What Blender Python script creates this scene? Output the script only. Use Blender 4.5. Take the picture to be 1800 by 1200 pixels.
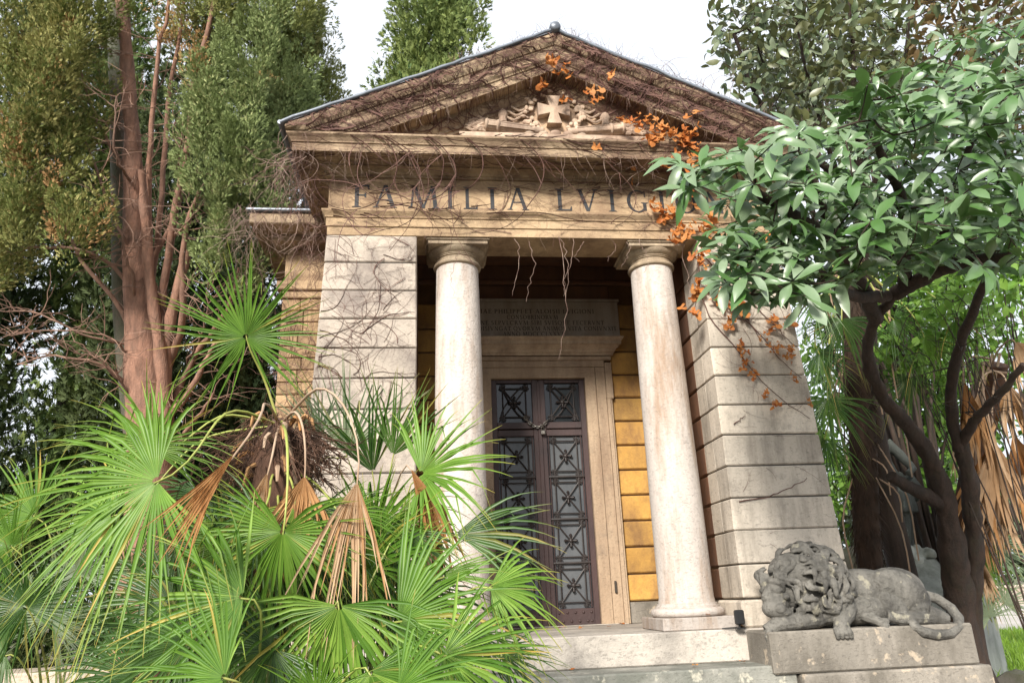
import bpy, math, random
import numpy as np
from mathutils import Vector, Matrix, noise as mnoise

for _o in list(bpy.data.objects): bpy.data.objects.remove(_o)
SC = bpy.context.scene
COL = SC.collection
rng = np.random.default_rng(7)
random.seed(7)
PI = math.pi
R = math.radians

# ------------------------------------------------------------------ camera
CAM = np.array([-1.4265, -7.268, 0.3706])
YAW, PITCH, ROLL, FPX = .1164, .331, -.0401, 1300.0
FW = np.array([math.sin(YAW)*math.cos(PITCH), math.cos(YAW)*math.cos(PITCH), math.sin(PITCH)])
_rt = np.array([math.cos(YAW), -math.sin(YAW), 0.0]); _up = np.cross(_rt, FW)
RT = _rt*math.cos(ROLL) + _up*math.sin(ROLL)
UP = -_rt*math.sin(ROLL) + _up*math.cos(ROLL)
cam_d = bpy.data.cameras.new('camera'); cam = bpy.data.objects.new('camera', cam_d); COL.objects.link(cam)
cam.matrix_world = Matrix(((RT[0], UP[0], -FW[0], CAM[0]), (RT[1], UP[1], -FW[1], CAM[1]), (RT[2], UP[2], -FW[2], CAM[2]), (0, 0, 0, 1)))
cam_d.sensor_width = 36; cam_d.lens = FPX/1800*36; cam_d.clip_start = .05; cam_d.clip_end = 2000
SC.camera = cam

def at(px, py, d):
    """world point measured in the photograph (1800x1200) at a surveyed depth d in metres"""
    return CAM + d*(FW + (px-900)/FPX*RT - (py-600)/FPX*UP)
def atY(px, py, Y):
    r = FW + (px-900)/FPX*RT - (py-600)/FPX*UP
    return CAM + r*((Y-CAM[1])/r[1])

# ------------------------------------------------------------------ light
SUN_EL, SUN_AZ = R(29), R(206)      # azimuth clockwise from +Y (behind the camera, to the left)
world = bpy.data.worlds.new('World'); SC.world = world; world.use_nodes = True
wn = world.node_tree; wn.nodes.clear()
w_out = wn.nodes.new('ShaderNodeOutputWorld'); w_bg = wn.nodes.new('ShaderNodeBackground')
w_sky = wn.nodes.new('ShaderNodeTexSky'); w_sky.sky_type = 'NISHITA'; w_sky.sun_disc = False
w_sky.sun_elevation = SUN_EL; w_sky.sun_rotation = SUN_AZ
w_sky.air_density = 1.0; w_sky.dust_density = 4.0; w_sky.ozone_density = 1.0
w_hsv = wn.nodes.new('ShaderNodeHueSaturation'); w_hsv.inputs['Saturation'].default_value = .35
w_tc = wn.nodes.new('ShaderNodeTexCoord'); w_no = wn.nodes.new('ShaderNodeTexNoise')
w_no.inputs['Scale'].default_value = 2.2; w_no.inputs['Detail'].default_value = 5
w_rmp = wn.nodes.new('ShaderNodeValToRGB'); w_rmp.color_ramp.elements[0].position = .30; w_rmp.color_ramp.elements[1].position = .55; w_rmp.color_ramp.elements[0].color = (.55, .55, .55, 1)
w_mix = wn.nodes.new('ShaderNodeMix'); w_mix.data_type = 'RGBA'
w_mix.inputs[7].default_value = (8.9, 9.4, 10.2, 1)
wn.links.new(w_sky.outputs[0], w_hsv.inputs['Color']); wn.links.new(w_hsv.outputs[0], w_mix.inputs[6])
wn.links.new(w_tc.outputs['Generated'], w_no.inputs['Vector']); wn.links.new(w_no.outputs[0], w_rmp.inputs[0])
wn.links.new(w_rmp.outputs[0], w_mix.inputs[0])
wn.links.new(w_mix.outputs[2], w_bg.inputs[0]); wn.links.new(w_bg.outputs[0], w_out.inputs[0])
w_bg.inputs[1].default_value = .052
sun_d = bpy.data.lights.new('sun', 'SUN'); sun = bpy.data.objects.new('sun', sun_d); COL.objects.link(sun)
sun_d.energy = 2.9; sun_d.angle = R(14); sun_d.color = (1.0, .94, .85)
_sd = Vector((math.sin(SUN_AZ)*math.cos(SUN_EL), math.cos(SUN_AZ)*math.cos(SUN_EL), math.sin(SUN_EL)))
sun.rotation_euler = _sd.to_track_quat('Z', 'Y').to_euler()
SC.view_settings.view_transform = 'Standard'; SC.view_settings.look = 'None'
SC.view_settings.gamma = 1.0; SC.view_settings.use_curve_mapping = False
SC.view_settings.exposure = 1.32
SC.cycles.max_bounces = 6; SC.cycles.diffuse_bounces = 4; SC.cycles.glossy_bounces = 2; SC.cycles.transparent_max_bounces = 4
SC.cycles.use_denoising = True

# ------------------------------------------------------------------ materials
class NT:
    def __init__(s, name):
        s.m = bpy.data.materials.new(name); s.m.use_nodes = True; s.t = s.m.node_tree; s.t.nodes.clear()
        s.out = s.n('OutputMaterial'); s.p = s.n('BsdfPrincipled'); s.l(s.p, 0, s.out, 0)
        s.pos = s.n('NewGeometry')
    def n(s, t, **k):
        x = s.t.nodes.new('ShaderNode'+t)
        for a, v in k.items(): setattr(x, a, v)
        return x
    def l(s, a, ai, b, bi): s.t.links.new(a.outputs[ai], b.inputs[bi])
    def noise(s, scale, detail=4, rough=.55, vec=(1, 1, 1), off=0, src=None):
        m = s.n('Mapping'); m.inputs['Scale'].default_value = vec; m.inputs['Location'].default_value = (off, off*1.7, off*.6)
        src = src or getattr(s, 'src', None)
        if src: s.l(src[0], src[1], m, 0)
        else: s.l(s.pos, 'Position', m, 0)
        x = s.n('TexNoise'); x.inputs['Scale'].default_value = scale; x.inputs['Detail'].default_value = detail; x.inputs['Roughness'].default_value = rough
        s.l(m, 0, x, 'Vector'); return x
    def ramp(s, a, ai, p0, p1, v0=0., v1=1.):
        r = s.n('MapRange'); r.inputs[1].default_value = p0; r.inputs[2].default_value = p1; r.inputs[3].default_value = v0; r.inputs[4].default_value = v1
        s.l(a, ai, r, 0); return r
    def mix(s, fac, a, b, blend='MIX'):
        x = s.n('Mix', data_type='RGBA', blend_type=blend); x.clamp_result = False
        for i, v in ((0, fac), (6, a), (7, b)):
            if isinstance(v, tuple) and hasattr(v[0], 'outputs'): s.l(v[0], v[1], x, i)
            elif isinstance(v, tuple): x.inputs[i].default_value = (*v, 1)
            else: x.inputs[i].default_value = v
        return (x, 2)
    def math(s, op, a, b):
        x = s.n('Math', operation=op)
        for i, v in ((0, a), (1, b)):
            if isinstance(v, tuple): s.l(v[0], v[1], x, i)
            else: x.inputs[i].default_value = v
        return (x, 0)
    def col(s, c): s.l(c[0], c[1], s.p, 'Base Color')
    def bump(s, h, strength, dist=.01):
        b = s.n('Bump'); b.inputs['Strength'].default_value = strength; b.inputs['Distance'].default_value = dist
        s.l(h[0], h[1], b, 'Height'); s.l(b, 0, s.p, 'Normal')

def stone(name, c1, c2, stain, stain_amt=.6, streak=(2.2, 2.2, .35), pit=.5, rough=.85, scale=1.3, grime=(.10, .09, .08), grime_amt=.45, bump=.5, edge=(.42, .62), off=0., lichen=None, fvec=(1, 1, 1)):
    t = NT(name)
    oi = t.n('ObjectInfo'); vm = t.n('VectorMath', operation='MULTIPLY_ADD'); cx_ = t.n('CombineXYZ')
    for i_ in range(3): t.l(oi, 'Random', cx_, i_)
    t.l(cx_, 0, vm, 0); vm.inputs[1].default_value = (31, 17, 23); t.l(t.pos, 'Position', vm, 2); t.src = (vm, 0)
    a = t.noise(scale, 6, .6, off=off); c = t.mix((t.ramp(a, 0, .35, .68), 0), c1, c2)
    f = t.noise(38, 3, .7, vec=fvec); c = t.mix((t.ramp(f, 0, .45, .8, 0, .35), 0), c, tuple(v*.6 for v in c1))
    st = t.noise(1.6, 7, .68, vec=streak, off=3.1+off); sf = t.ramp(st, 0, edge[0], edge[1], 0, stain_amt)
    c = t.mix((sf, 0), c, stain)
    g = t.noise(4.5, 8, .75, off=8+off); gf = t.ramp(g, 0, .52, .75, 0, grime_amt); c = t.mix((gf, 0), c, grime)
    if lichen:
        li = t.noise(7, 5, .6, off=15); c = t.mix((t.ramp(li, 0, .6, .66, 0, .8), 0), c, lichen)
    v = t.n('TexVoronoi'); v.inputs['Scale'].default_value = 60; t.l(t.pos, 'Position', v, 'Vector')
    pn = t.noise(26, 5, .65, vec=(1, 1, 1.8)); pf = t.ramp(pn, 0, .55, .68, 0, pit)
    c = t.mix((pf, 0), c, tuple(v_*.42 for v_ in c1))
    ov = t.ramp(oi, 'Random', 0, 1, .80, 1.12)
    c = t.mix(1.0, c, (ov, 0), 'MULTIPLY')
    t.col(c)
    h = t.math('SUBTRACT', (f, 0), (pf, 0)); h2 = t.math('ADD', h, (g, 0)); t.bump(h2, bump, .012)
    t.p.inputs['Roughness'].default_value = rough
    return t.m

def leafmat(name, c1, c2, rough=.45, transl=.25, spec=.5, tipcol=None, backcol=None, coat=0., hue=.0, mid=None):
    t = NT(name)
    at_ = t.n('Attribute', attribute_name='v'); oi = t.n('ObjectInfo')
    r = t.math('FRACT', t.math('ADD', (at_, 'Fac'), (oi, 'Random')), 0)
    if mid:
        c = t.mix((t.ramp(r[0], 0, 0, .5), 0), c1, mid); c = t.mix((t.ramp(r[0], 0, .6, 1), 0), c, c2)
    else: c = t.mix(r, c1, c2)
    n = t.noise(9, 3); c = t.mix((t.ramp(n, 0, .35, .7, 0, .3), 0), c, tuple(x*.55 for x in c1))
    if tipcol:
        ta = t.n('Attribute', attribute_name='tip'); c = t.mix((ta, 'Fac'), c, tipcol)
    if backcol: c = t.mix((t.pos, 'Backfacing'), c, backcol)
    t.col(c); t.p.inputs['Roughness'].default_value = rough; t.p.inputs['Specular IOR Level'].default_value = spec
    if coat: t.p.inputs['Coat Weight'].default_value = coat; t.p.inputs['Coat Roughness'].default_value = .3
    if transl:
        tr = t.n('BsdfTranslucent'); t.l(c[0], c[1], tr, 0); ms = t.n('MixShader'); ms.inputs[0].default_value = transl
        t.l(t.p, 0, ms, 1); t.l(tr, 0, ms, 2); t.l(ms, 0, t.out, 0)
    return t.m

def plain(name, c1, c2=None, rough=.6, metal=0., scale=6, bump=.2, spec=.5, vec=(1, 1, 1), bscale=30):
    t = NT(name); c2 = c2 or tuple(v*.6 for v in c1)
    a = t.noise(scale, 5, .6, vec=vec); t.col(t.mix((t.ramp(a, 0, .35, .68), 0), c1, c2))
    b = t.noise(bscale, 4, .6, vec=vec); t.bump((b, 0), bump, .01)
    t.p.inputs['Roughness'].default_value = rough; t.p.inputs['Metallic'].default_value = metal; t.p.inputs['Specular IOR Level'].default_value = spec
    return t.m

M = {}
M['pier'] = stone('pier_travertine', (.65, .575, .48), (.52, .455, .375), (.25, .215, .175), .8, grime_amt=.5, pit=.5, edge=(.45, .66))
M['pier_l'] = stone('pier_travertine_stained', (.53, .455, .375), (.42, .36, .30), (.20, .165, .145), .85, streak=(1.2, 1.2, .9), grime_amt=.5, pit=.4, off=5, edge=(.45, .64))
M['column'] = stone('column_travertine', (.54, .485, .44), (.45, .40, .36), (.28, .185, .12), .85, streak=(2.2, 2.2, .35), edge=(.48, .66), pit=.45, grime_amt=.35, scale=.8)
M['capital'] = stone('capital_stone', (.50, .40, .28), (.40, .31, .21), (.17, .12, .08), .8, pit=.3)
M['entab'] = stone('entablature_stone', (.60, .435, .265), (.50, .35, .205), (.22, .135, .08), .8, streak=(.9, .9, 1.6), grime=(.07, .045, .03), grime_amt=.65, pit=.25)
M['cornice'] = stone('cornice_stone', (.47, .355, .23), (.35, .25, .16), (.13, .075, .045), .85, streak=(.9, .9, 1.1), grime=(.045, .03, .02), grime_amt=.85, edge=(.38, .58), pit=.25)
M['tymp'] = stone('tympanum_stone', (.52, .37, .24), (.42, .29, .19), (.17, .11, .08), .8, pit=.2)
M['relief'] = stone('relief_stone', (.56, .43, .32), (.44, .32, .23), (.18, .11, .08), .7, pit=.2)
M['step'] = stone('step_travertine', (.54, .49, .43), (.42, .38, .33), (.20, .18, .16), .7, streak=(1.2, 1.2, 1.2), pit=.6, grime_amt=.55)
M['step2'] = stone('mossy_step', (.34, .33, .29), (.25, .25, .22), (.10, .11, .09), .7, streak=(1.2, 1.2, 1.2), pit=.5, grime_amt=.6, lichen=(.52, .49, .40), off=2)
M['lion'] = stone('lion_stone', (.175, .165, .145), (.105, .10, .088), (.04, .038, .034), .85, streak=(2.6, 2.6, .9), grime=(.05, .046, .04), grime_amt=.6, pit=.5, scale=4, lichen=(.27, .25, .19), bump=.8)
M['pedestal'] = stone('pedestal_stone', (.29, .26, .22), (.21, .19, .16), (.10, .088, .07), .75, streak=(1.6, 1.6, .7), pit=.5, lichen=(.44, .36, .27))
M['jamb'] = stone('door_frame_stone', (.46, .345, .235), (.38, .275, .185), (.20, .13, .085), .65, pit=.5, grime_amt=.4)
M['tablet'] = stone('tablet_marble', (.40, .34, .28), (.32, .27, .22), (.20, .15, .11), .6, pit=.1)
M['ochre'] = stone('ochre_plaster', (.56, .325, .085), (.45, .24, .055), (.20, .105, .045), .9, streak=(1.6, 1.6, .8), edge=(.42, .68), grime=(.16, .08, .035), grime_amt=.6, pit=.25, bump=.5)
M['porch_shade'] = stone('shaded_porch_plaster', (.20, .095, .05), (.15, .07, .04), (.08, .04, .03), .6, pit=.1, bump=.3)  # dark copy of the ochre plaster, porch shade put into its colour
M['joint'] = plain('joint_dark', (.05, .04, .03))
M['jointo'] = plain('ochre_joint', (.13, .065, .025))
M['lead'] = plain('lead_sheet', (.22, .245, .285), (.12, .135, .16), rough=.45, metal=.3, scale=3)
M['ink'] = plain('lead_lettering', (.018, .02, .024), (.04, .04, .042), rough=.7)
M['ink2'] = plain('cut_lettering', (.045, .03, .022), rough=.8)
M['iron'] = plain('painted_iron', (.060, .032, .030), (.036, .021, .021), rough=.55, scale=4, vec=(1, 1, .5))
M['iron2'] = plain('cast_iron', (.032, .024, .022), (.02, .016, .016), rough=.5, scale=8)
_g = NT('dusty_glass'); _n = _g.noise(2.2, 5, .65, vec=(1, 1, .5)); _g.col(_g.mix((_g.ramp(_n, 0, .3, .7), 0), (.055, .062, .07), (.13, .135, .14)))
_g.p.inputs['Roughness'].default_value = .28; M['glass'] = _g.m
_g = NT('clear_glass'); _g.p.inputs['Base Color'].default_value = (.02, .022, .026, 1); _g.p.inputs['Roughness'].default_value = .12; M['glass2'] = _g.m
M['steel'] = plain('galvanised_steel', (.30, .28, .25), (.16, .14, .12), rough=.4, metal=.8, scale=20)
M['black'] = plain('black_plastic', (.012, .012, .013), (.02, .02, .02), rough=.4)
M['rubble'] = stone('wing_masonry', (.46, .31, .17), (.38, .25, .14), (.17, .11, .06), .7, pit=.3, grime_amt=.5)

# ------------------------------------------------------------------ mesh helpers
class MB:
    def __init__(s): s.v = []; s.f = []
    def add(s, v, f):
        o = len(s.v); s.v += [tuple(map(float, p)) for p in v]; s.f += [tuple(i+o for i in q) for q in f]; return s
    def box(s, x0, x1, y0, y1, z0, z1):
        return s.add([(x0, y0, z0), (x1, y0, z0), (x1, y1, z0), (x0, y1, z0), (x0, y0, z1), (x1, y0, z1), (x1, y1, z1), (x0, y1, z1)],
                     [(3, 2, 1, 0), (4, 5, 6, 7), (0, 1, 5, 4), (1, 2, 6, 5), (2, 3, 7, 6), (3, 0, 4, 7)])
    def hexa(s, c, b=0.):
        """chamfered hexahedron; c: 8 corners in box order"""
        c = np.array(c, float)
        if b <= 0: return s.add(c, [(3, 2, 1, 0), (4, 5, 6, 7), (0, 1, 5, 4), (1, 2, 6, 5), (2, 3, 7, 6), (3, 0, 4, 7)])
        nb = [(1, 3, 4), (0, 2, 5), (3, 1, 6), (2, 0, 7), (5, 7, 0), (4, 6, 1), (7, 5, 2), (6, 4, 3)]  # x,y,z neighbours
        V = []
        for i in range(8):
            e = [c[j]-c[i] for j in nb[i]]; e = [w/np.linalg.norm(w)*b for w in e]
            V += [c[i]+e[1]+e[2], c[i]+e[0]+e[2], c[i]+e[0]+e[1]]   # on x-face, y-face, z-face
        X, Y, Z = 0, 1, 2
        def q(k, ids): return tuple(3*i+k for i in ids)
        F = [q(Z, (3, 2, 1, 0)), q(Z, (4, 5, 6, 7)), q(Y, (0, 1, 5, 4)), q(X, (1, 2, 6, 5)), q(Y, (2, 3, 7, 6)), q(X, (3, 0, 4, 7))]
        E = [(0, 1, Z, Y), (2, 3, Z, Y), (5, 4, Z, Y), (7, 6, Z, Y), (1, 2, Z, X), (3, 0, Z, X), (6, 5, Z, X), (4, 7, Z, X), (0, 4, X, Y), (5, 1, X, Y), (2, 6, X, Y), (7, 3, X, Y)]
        for i, j, a, b_ in E: F.append((3*i+a, 3*j+a, 3*j+b_, 3*i+b_))
        for i in range(8): F.append((3*i, 3*i+1, 3*i+2))
        return s.add(V, F)
    def cbox(s, x0, x1, y0, y1, z0, z1, b=.006):
        return s.hexa([(x0, y0, z0), (x1, y0, z0), (x1, y1, z0), (x0, y1, z0), (x0, y0, z1), (x1, y0, z1), (x1, y1, z1), (x0, y1, z1)], b)
    def lathe(s, prof, n=32, c=(0, 0, 0), axis='z', cap=True):
        V = []
        for r_, h in prof:
            for k in range(n):
                a = 2*PI*k/n; x, y = r_*math.cos(a), r_*math.sin(a)
                V.append((c[0]+x, c[1]+y, c[2]+h) if axis == 'z' else (c[0]+x, c[1]+h, c[2]+y))
        F = [(i*n+k, i*n+(k+1) % n, (i+1)*n+(k+1) % n, (i+1)*n+k) for i in range(len(prof)-1) for k in range(n)]
        if cap: F += [tuple(range(n))[::-1], tuple(range((len(prof)-1)*n, len(prof)*n))]
        return s.add(V, F)
    def tube(s, pts, rad, n=6, cap=True, flat=None):
        P = np.array(pts, float); m = len(P)
        rad = np.full(m, rad) if np.isscalar(rad) else np.array(rad, float)
        T = np.gradient(P, axis=0); T /= np.linalg.norm(T, axis=1)[:, None]+1e-12
        u = np.cross(T[0], (0, 0, 1) if abs(T[0][2]) < .9 else (1, 0, 0)); u /= np.linalg.norm(u)
        V = np.zeros((m, n, 3)); ang = np.arange(n)*2*PI/n
        for i in range(m):
            u = u-T[i]*np.dot(u, T[i]); u /= np.linalg.norm(u)+1e-12; w = np.cross(T[i], u)
            V[i] = P[i]+rad[i]*(np.cos(ang)[:, None]*u+np.sin(ang)[:, None]*w)
        F = [(i*n+k, i*n+(k+1) % n, (i+1)*n+(k+1) % n, (i+1)*n+k) for i in range(m-1) for k in range(n)]
        if cap: F += [tuple(range(n))[::-1], tuple(range((m-1)*n, m*n))]
        return s.add(V.reshape(-1, 3), F)
    def prism(s, poly, y0, y1):
        """poly in (x,z), extruded y0..y1"""
        n = len(poly); V = [(x, y0, z) for x, z in poly]+[(x, y1, z) for x, z in poly]
        return s.add(V, [tuple(range(n))[::-1], tuple(range(n, 2*n))]+[(i, (i+1) % n, n+(i+1) % n, n+i) for i in range(n)])
    def ball(s, c, r, nu=10, nv=7, rot=None):
        r = (r, r, r) if np.isscalar(r) else r
        V = [(0, 0, -1)]+[(math.sin(PI*j/nv)*math.cos(2*PI*i/nu), math.sin(PI*j/nv)*math.sin(2*PI*i/nu), -math.cos(PI*j/nv)) for j in range(1, nv) for i in range(nu)]+[(0, 0, 1)]
        V = np.array(V)*np.array(r)
        if rot is not None: V = V @ np.array(rot).T
        V = V+np.array(c)
        F = [(0, 1+(i+1) % nu, 1+i) for i in range(nu)]
        for j in range(nv-2): F += [(1+j*nu+i, 1+j*nu+(i+1) % nu, 1+(j+1)*nu+(i+1) % nu, 1+(j+1)*nu+i) for i in range(nu)]
        L = len(V)-1; b = 1+(nv-2)*nu; F += [(b+i, b+(i+1) % nu, L) for i in range(nu)]
        return s.add(V, F)
    def mesh(s, name, mat, smooth=None):
        m = bpy.data.meshes.new(name); m.from_pydata(s.v, [], s.f); m.materials.append(M[mat] if isinstance(mat, str) else mat)
        if smooth is not None:
            m.shade_smooth()
            if smooth < 180:
                m.set_sharp_from_angle(angle=R(smooth))
        m.update(); return m
    def build(s, name, mat, parent=None, smooth=None):
        return link(name, s.mesh(name, mat, smooth), parent)

def link(name, mesh, parent=None):
    o = bpy.data.objects.new(name, mesh); COL.objects.link(o)
    if parent is not None: o.parent = parent; o.matrix_parent_inverse = parent.matrix_world.inverted()
    return o
def tag(o, label, cat=None, group=None, kind=None):
    if label: o['label'] = label
    if cat: o['category'] = cat
    if group: o['group'] = group
    if kind: o['kind'] = kind
    return o
def thing(name, label, cat, loc=(0, 0, 0), group=None):
    o = bpy.data.objects.new(name, None); o.empty_display_size = .2; COL.objects.link(o); o.location = loc
    o.matrix_world = Matrix.Translation(loc)
    return tag(o, label, cat, group)
def np_mesh(name, V, F, mat, attrs=None, smooth=False):
    """V (n,3); F (m,k) constant-size faces"""
    V = np.asarray(V, np.float32); F = np.asarray(F, np.int32); k = F.shape[1]
    m = bpy.data.meshes.new(name); m.vertices.add(len(V)); m.vertices.foreach_set('co', V.ravel())
    m.loops.add(F.size); m.loops.foreach_set('vertex_index', F.ravel())
    m.polygons.add(len(F)); m.polygons.foreach_set('loop_start', np.arange(0, F.size, k, dtype=np.int32))
    if smooth: m.polygons.foreach_set('use_smooth', np.ones(len(F), bool))
    m.materials.append(M[mat] if isinstance(mat, str) else mat)
    for a, vals in (attrs or {}).items():
        at_ = m.attributes.new(a, 'FLOAT', 'POINT'); at_.data.foreach_set('value', np.asarray(vals, np.float32))
    m.update(calc_edges=True); return m
# ================================================================== MAUSOLEUM
H = 4.10; HC = .32; PA, PB = 1.57, 2.525; TB = .042; DW = 2.16
tomb = thing('mausoleum', 'small classical family tomb with pediment, two columns, stone piers and iron door', 'tomb', (0, 0, -1.2))

# --- steps and porch floor
s1 = MB(); s1.cbox(-3.2, 3.3, -.10, 2.3, -.28, 0, .012); s1.build('step', 'step', tomb)
s2 = MB(); s2.cbox(-3.6, 1.72, -.58, 2.0, -.62, -.282, .014)
o = s2.build('step', 'step2', tomb); tag(o, 'lower step, darker and spotted with pale lichen')
s3 = MB(); s3.cbox(-4.0, 1.6, -1.0, 2.0, -1.2, -.624, .014); s3.build('step', 'step2', tomb)

# --- piers of twelve courses, outer side battered
for sg in (-1, 1):
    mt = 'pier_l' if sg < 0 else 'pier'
    core = MB(); zb = .26
    xo = lambda z: PB+TB*(H-z)
    a_, b0, b1 = PA+.02, xo(zb)-.03, xo(H)-.03
    xs = sorted((sg*a_, sg*b0)); xt = sorted((sg*a_, sg*b1))
    core.hexa([(xs[0], .02, .1), (xs[1], .02, .1), (xs[1], .56, .1), (xs[0], .56, .1), (xt[0], .02, H-.002), (xt[1], .02, H-.002), (xt[1], .56, H-.002), (xt[0], .56, H-.002)])
    pier = core.build('pier', 'joint', tomb)
    for k in range(12):
        z1, z0 = H-k*HC-(.006 if k else .002), H-(k+1)*HC+.006
        j = rng.uniform(-.004, .004); f = rng.uniform(-.003, .003)
        x0, x1 = PA+j, xo(z0)+j; x0t, x1t = PA+j, xo(z1)+j
        lo = sorted((sg*x0, sg*x1)); hi = sorted((sg*x0t, sg*x1t))
        # split the course: front block and the return block seen on the reveal
        cor = np.array([(lo[0], f, z0), (lo[1], f, z0), (lo[1], .30, z0), (lo[0], .30, z0), (hi[0], f, z1), (hi[1], f, z1), (hi[1], .30, z1), (hi[0], .30, z1)])
        cor[[0, 1, 4, 5]] += rng.normal(0, .0028, (4, 3)); b = MB(); b.hexa(cor, rng.uniform(.006, .014))
        b.build('block', mt, pier)
        lo = sorted((sg*(x0+.006), sg*(x1-.006))); hi = sorted((sg*(x0t+.006), sg*(x1t-.006)))
        b = MB(); b.hexa([(lo[0], .303, z0), (lo[1], .303, z0), (lo[1], .58, z0), (lo[0], .58, z0), (hi[0], .303, z1), (hi[1], .303, z1), (hi[1], .58, z1), (hi[0], .58, z1)], .009)
        b.build('block', mt, pier)
    x0, x1 = sorted((sg*(PA-.05), sg*(xo(.13)+.05)))
    b = MB(); b.cbox(x0, x1, -.05, .6, .002, .25, .02); b.build('base_block', mt, pier)

# --- columns
CX, CY = 1.122, .3676
for sg in (-1, 1):
    prof = [(.282, .235), (.278, .26), (.271, .30)]
    for i in range(1, 15):
        t = i/14; prof.append((.271-.006*t-.030*t**1.8, .30+t*(3.86-.30)))
    sh = MB(); sh.lathe(prof, 48, (sg*CX, CY, 0)); col = sh.build('column', 'column', tomb, 40)
    ca = MB(); ca.lathe([(.236, 3.85), (.262, 3.862), (.268, 3.878), (.262, 3.894), (.240, 3.900), (.238, 3.945), (.252, 3.95), (.252, 3.96), (.262, 3.963), (.262, 3.972), (.285, 3.985), (.312, 4.01), (.322, 4.032), (.31, 4.04)], 48, (sg*CX, CY, 0))
    ca.cbox(sg*CX-.325, sg*CX+.325, CY-.325, CY+.325, 4.036, 4.078, .003); ca.cbox(sg*CX-.345, sg*CX+.345, CY-.345, CY+.345, 4.078, 4.098, .003)
    ca.build('capital', 'capital', col, 40)
    ba = MB(); tor = [(.365+.042*math.cos(a)-.042, .157+.042*math.sin(a)) for a in np.linspace(-PI/2, PI/2, 9)]
    ba.lathe([(.30, .116)]+tor+[(.318, .200), (.318, .214), (.302, .216), (.296, .228), (.296, .240), (.275, .242)], 48, (sg*CX, CY, 0)); ba.build('base', 'column', col, 40)
    pl = MB(); pl.cbox(sg*CX-.375, sg*CX+.375, CY-.375, CY+.375, .002, .115, .008); pl.build('plinth', 'column', col)

# --- entablature: profile (projection, height) carried round three sides
def ring_sweep(prof, depth=6.0, ks=.85):
    m = MB(); V = []
    for o_, z in prof: V += [(-PB-o_*ks, depth, z), (-PB-o_*ks, -o_, z), (PB+o_*ks, -o_, z), (PB+o_*ks, depth, z)]
    F = [(i*4+j, i*4+j+1, i*4+4+j+1, i*4+4+j) for i in range(len(prof)-1) for j in range(3)]
    return m.add(V, F)
ar = ring_sweep([(-.25, H), (0, H), (0, 4.197), (.016, 4.20), (.016, 4.295), (.03, 4.30), (.034, 4.315), (.066, 4.355), (.07, 4.362), (.07, 4.38), (-.05, 4.386)])
ar.add([(-PB, 0, H+.0004), (PB, 0, H+.0004), (PB, .49, H+.0004), (-PB, .49, H+.0004), (-PB, .49, 4.78), (PB, .49, 4.78)], [(3, 2, 1, 0), (2, 3, 4, 5)])
ar.build('architrave', 'entab', tomb)
fz = ring_sweep([(-.05, 4.3865), (0, 4.387), (0, 4.797), (-.05, 4.799)]); frieze = fz.build('frieze', 'entab', tomb)
cn = ring_sweep([(-.05, 4.80), (.028, 4.80), (.03, 4.826), (.045, 4.829), (.06, 4.85), (.10, 4.868), (.135, 4.874), (.135, 4.89), (.36, 4.893), (.375, 4.876), (.40, 4.876), (.40, 4.972), (.415, 4.975), (.418, 4.99), (.44, 5.02), (.468, 5.045), (.47, 5.066), (-.1, 5.072)])
cn.build('cornice', 'cornice', tomb)

# --- pediment
SL = .455; ZA = 6.48
zl = lambda x: ZA-SL*abs(x)
TY = -.12
tp = MB(); tp.add([(-2.9, TY, 5.06), (2.9, TY, 5.06), (0, TY, 6.30)], [(0, 1, 2)]); tymp = tp.build('tympanum', 'tymp', tomb)
rk_prof = [(.10, -.66), (.15, -.655), (.155, -.62), (.17, -.615), (.175, -.585), (.20, -.55), (.225, -.50), (.23, -.47), (.235, -.445), (.37, -.44), (.385, -.455), (.41, -.455), (.41, -.345), (.425, -.34), (.428, -.325), (.45, -.30), (.455, -.285), (.455, -.16), (.47, -.155), (.50, -.09), (.515, -.06), (.515, -.03), (.2, -.028)]
for sg in (-1, 1):
    m = MB(); xs = np.linspace(0, 2.93, 46); n = len(rk_prof)
    for x in xs:
        m.v += [(sg*x, -o_, max(zl(x)+t, 5.0745+.0002*i)) for i, (o_, t) in enumerate(rk_prof)]
    for i in range(len(xs)-1):
        for j in range(n-1):
            q = (i*n+j, (i+1)*n+j, (i+1)*n+j+1, i*n+j+1); m.f.append(q if sg > 0 else q[::-1])
    e = (len(xs)-1)*n; m.f.append(tuple(e+j for j in range(n)))
    m.build('raking_cornice', 'cornice', tomb)
    # lead roof sheet with rolled front edge
    r = MB(); X = sg*2.975
    r.hexa([(min(0, X), -.53, zl(2.975)-.02 if sg < 0 else ZA-.02), (max(0, X), -.53, ZA-.02 if sg < 0 else zl(2.975)-.02), (max(0, X), 6.2, ZA-.02 if sg < 0 else zl(2.975)-.02), (min(0, X), 6.2, zl(2.975)-.02 if sg < 0 else ZA-.02),
            (min(0, X), -.53, zl(2.975)+.015 if sg < 0 else ZA+.015), (max(0, X), -.53, ZA+.015 if sg < 0 else zl(2.975)+.015), (max(0, X), 6.2, ZA+.015 if sg < 0 else zl(2.975)+.015), (min(0, X), 6.2, zl(2.975)+.015 if sg < 0 else ZA+.015)])
    roof = r.build('roof', 'lead', tomb)
    ed = MB(); xs2 = np.linspace(0, 2.98, 24); ed.tube([(sg*x, -.53+rng.normal(0, .004), zl(x)+.004+rng.normal(0, .006)) for x in xs2], .020, 8); ed.build('roof_edge', 'lead', roof, 60)
    # lead soffit return at the eaves
    ev = MB(); ev.tube([(sg*2.98, -.53, zl(2.98)+.004), (sg*2.98, 6.1, zl(2.98)+.004)], .026, 8); ev.build('roof_edge', 'lead', roof, 60)
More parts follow.
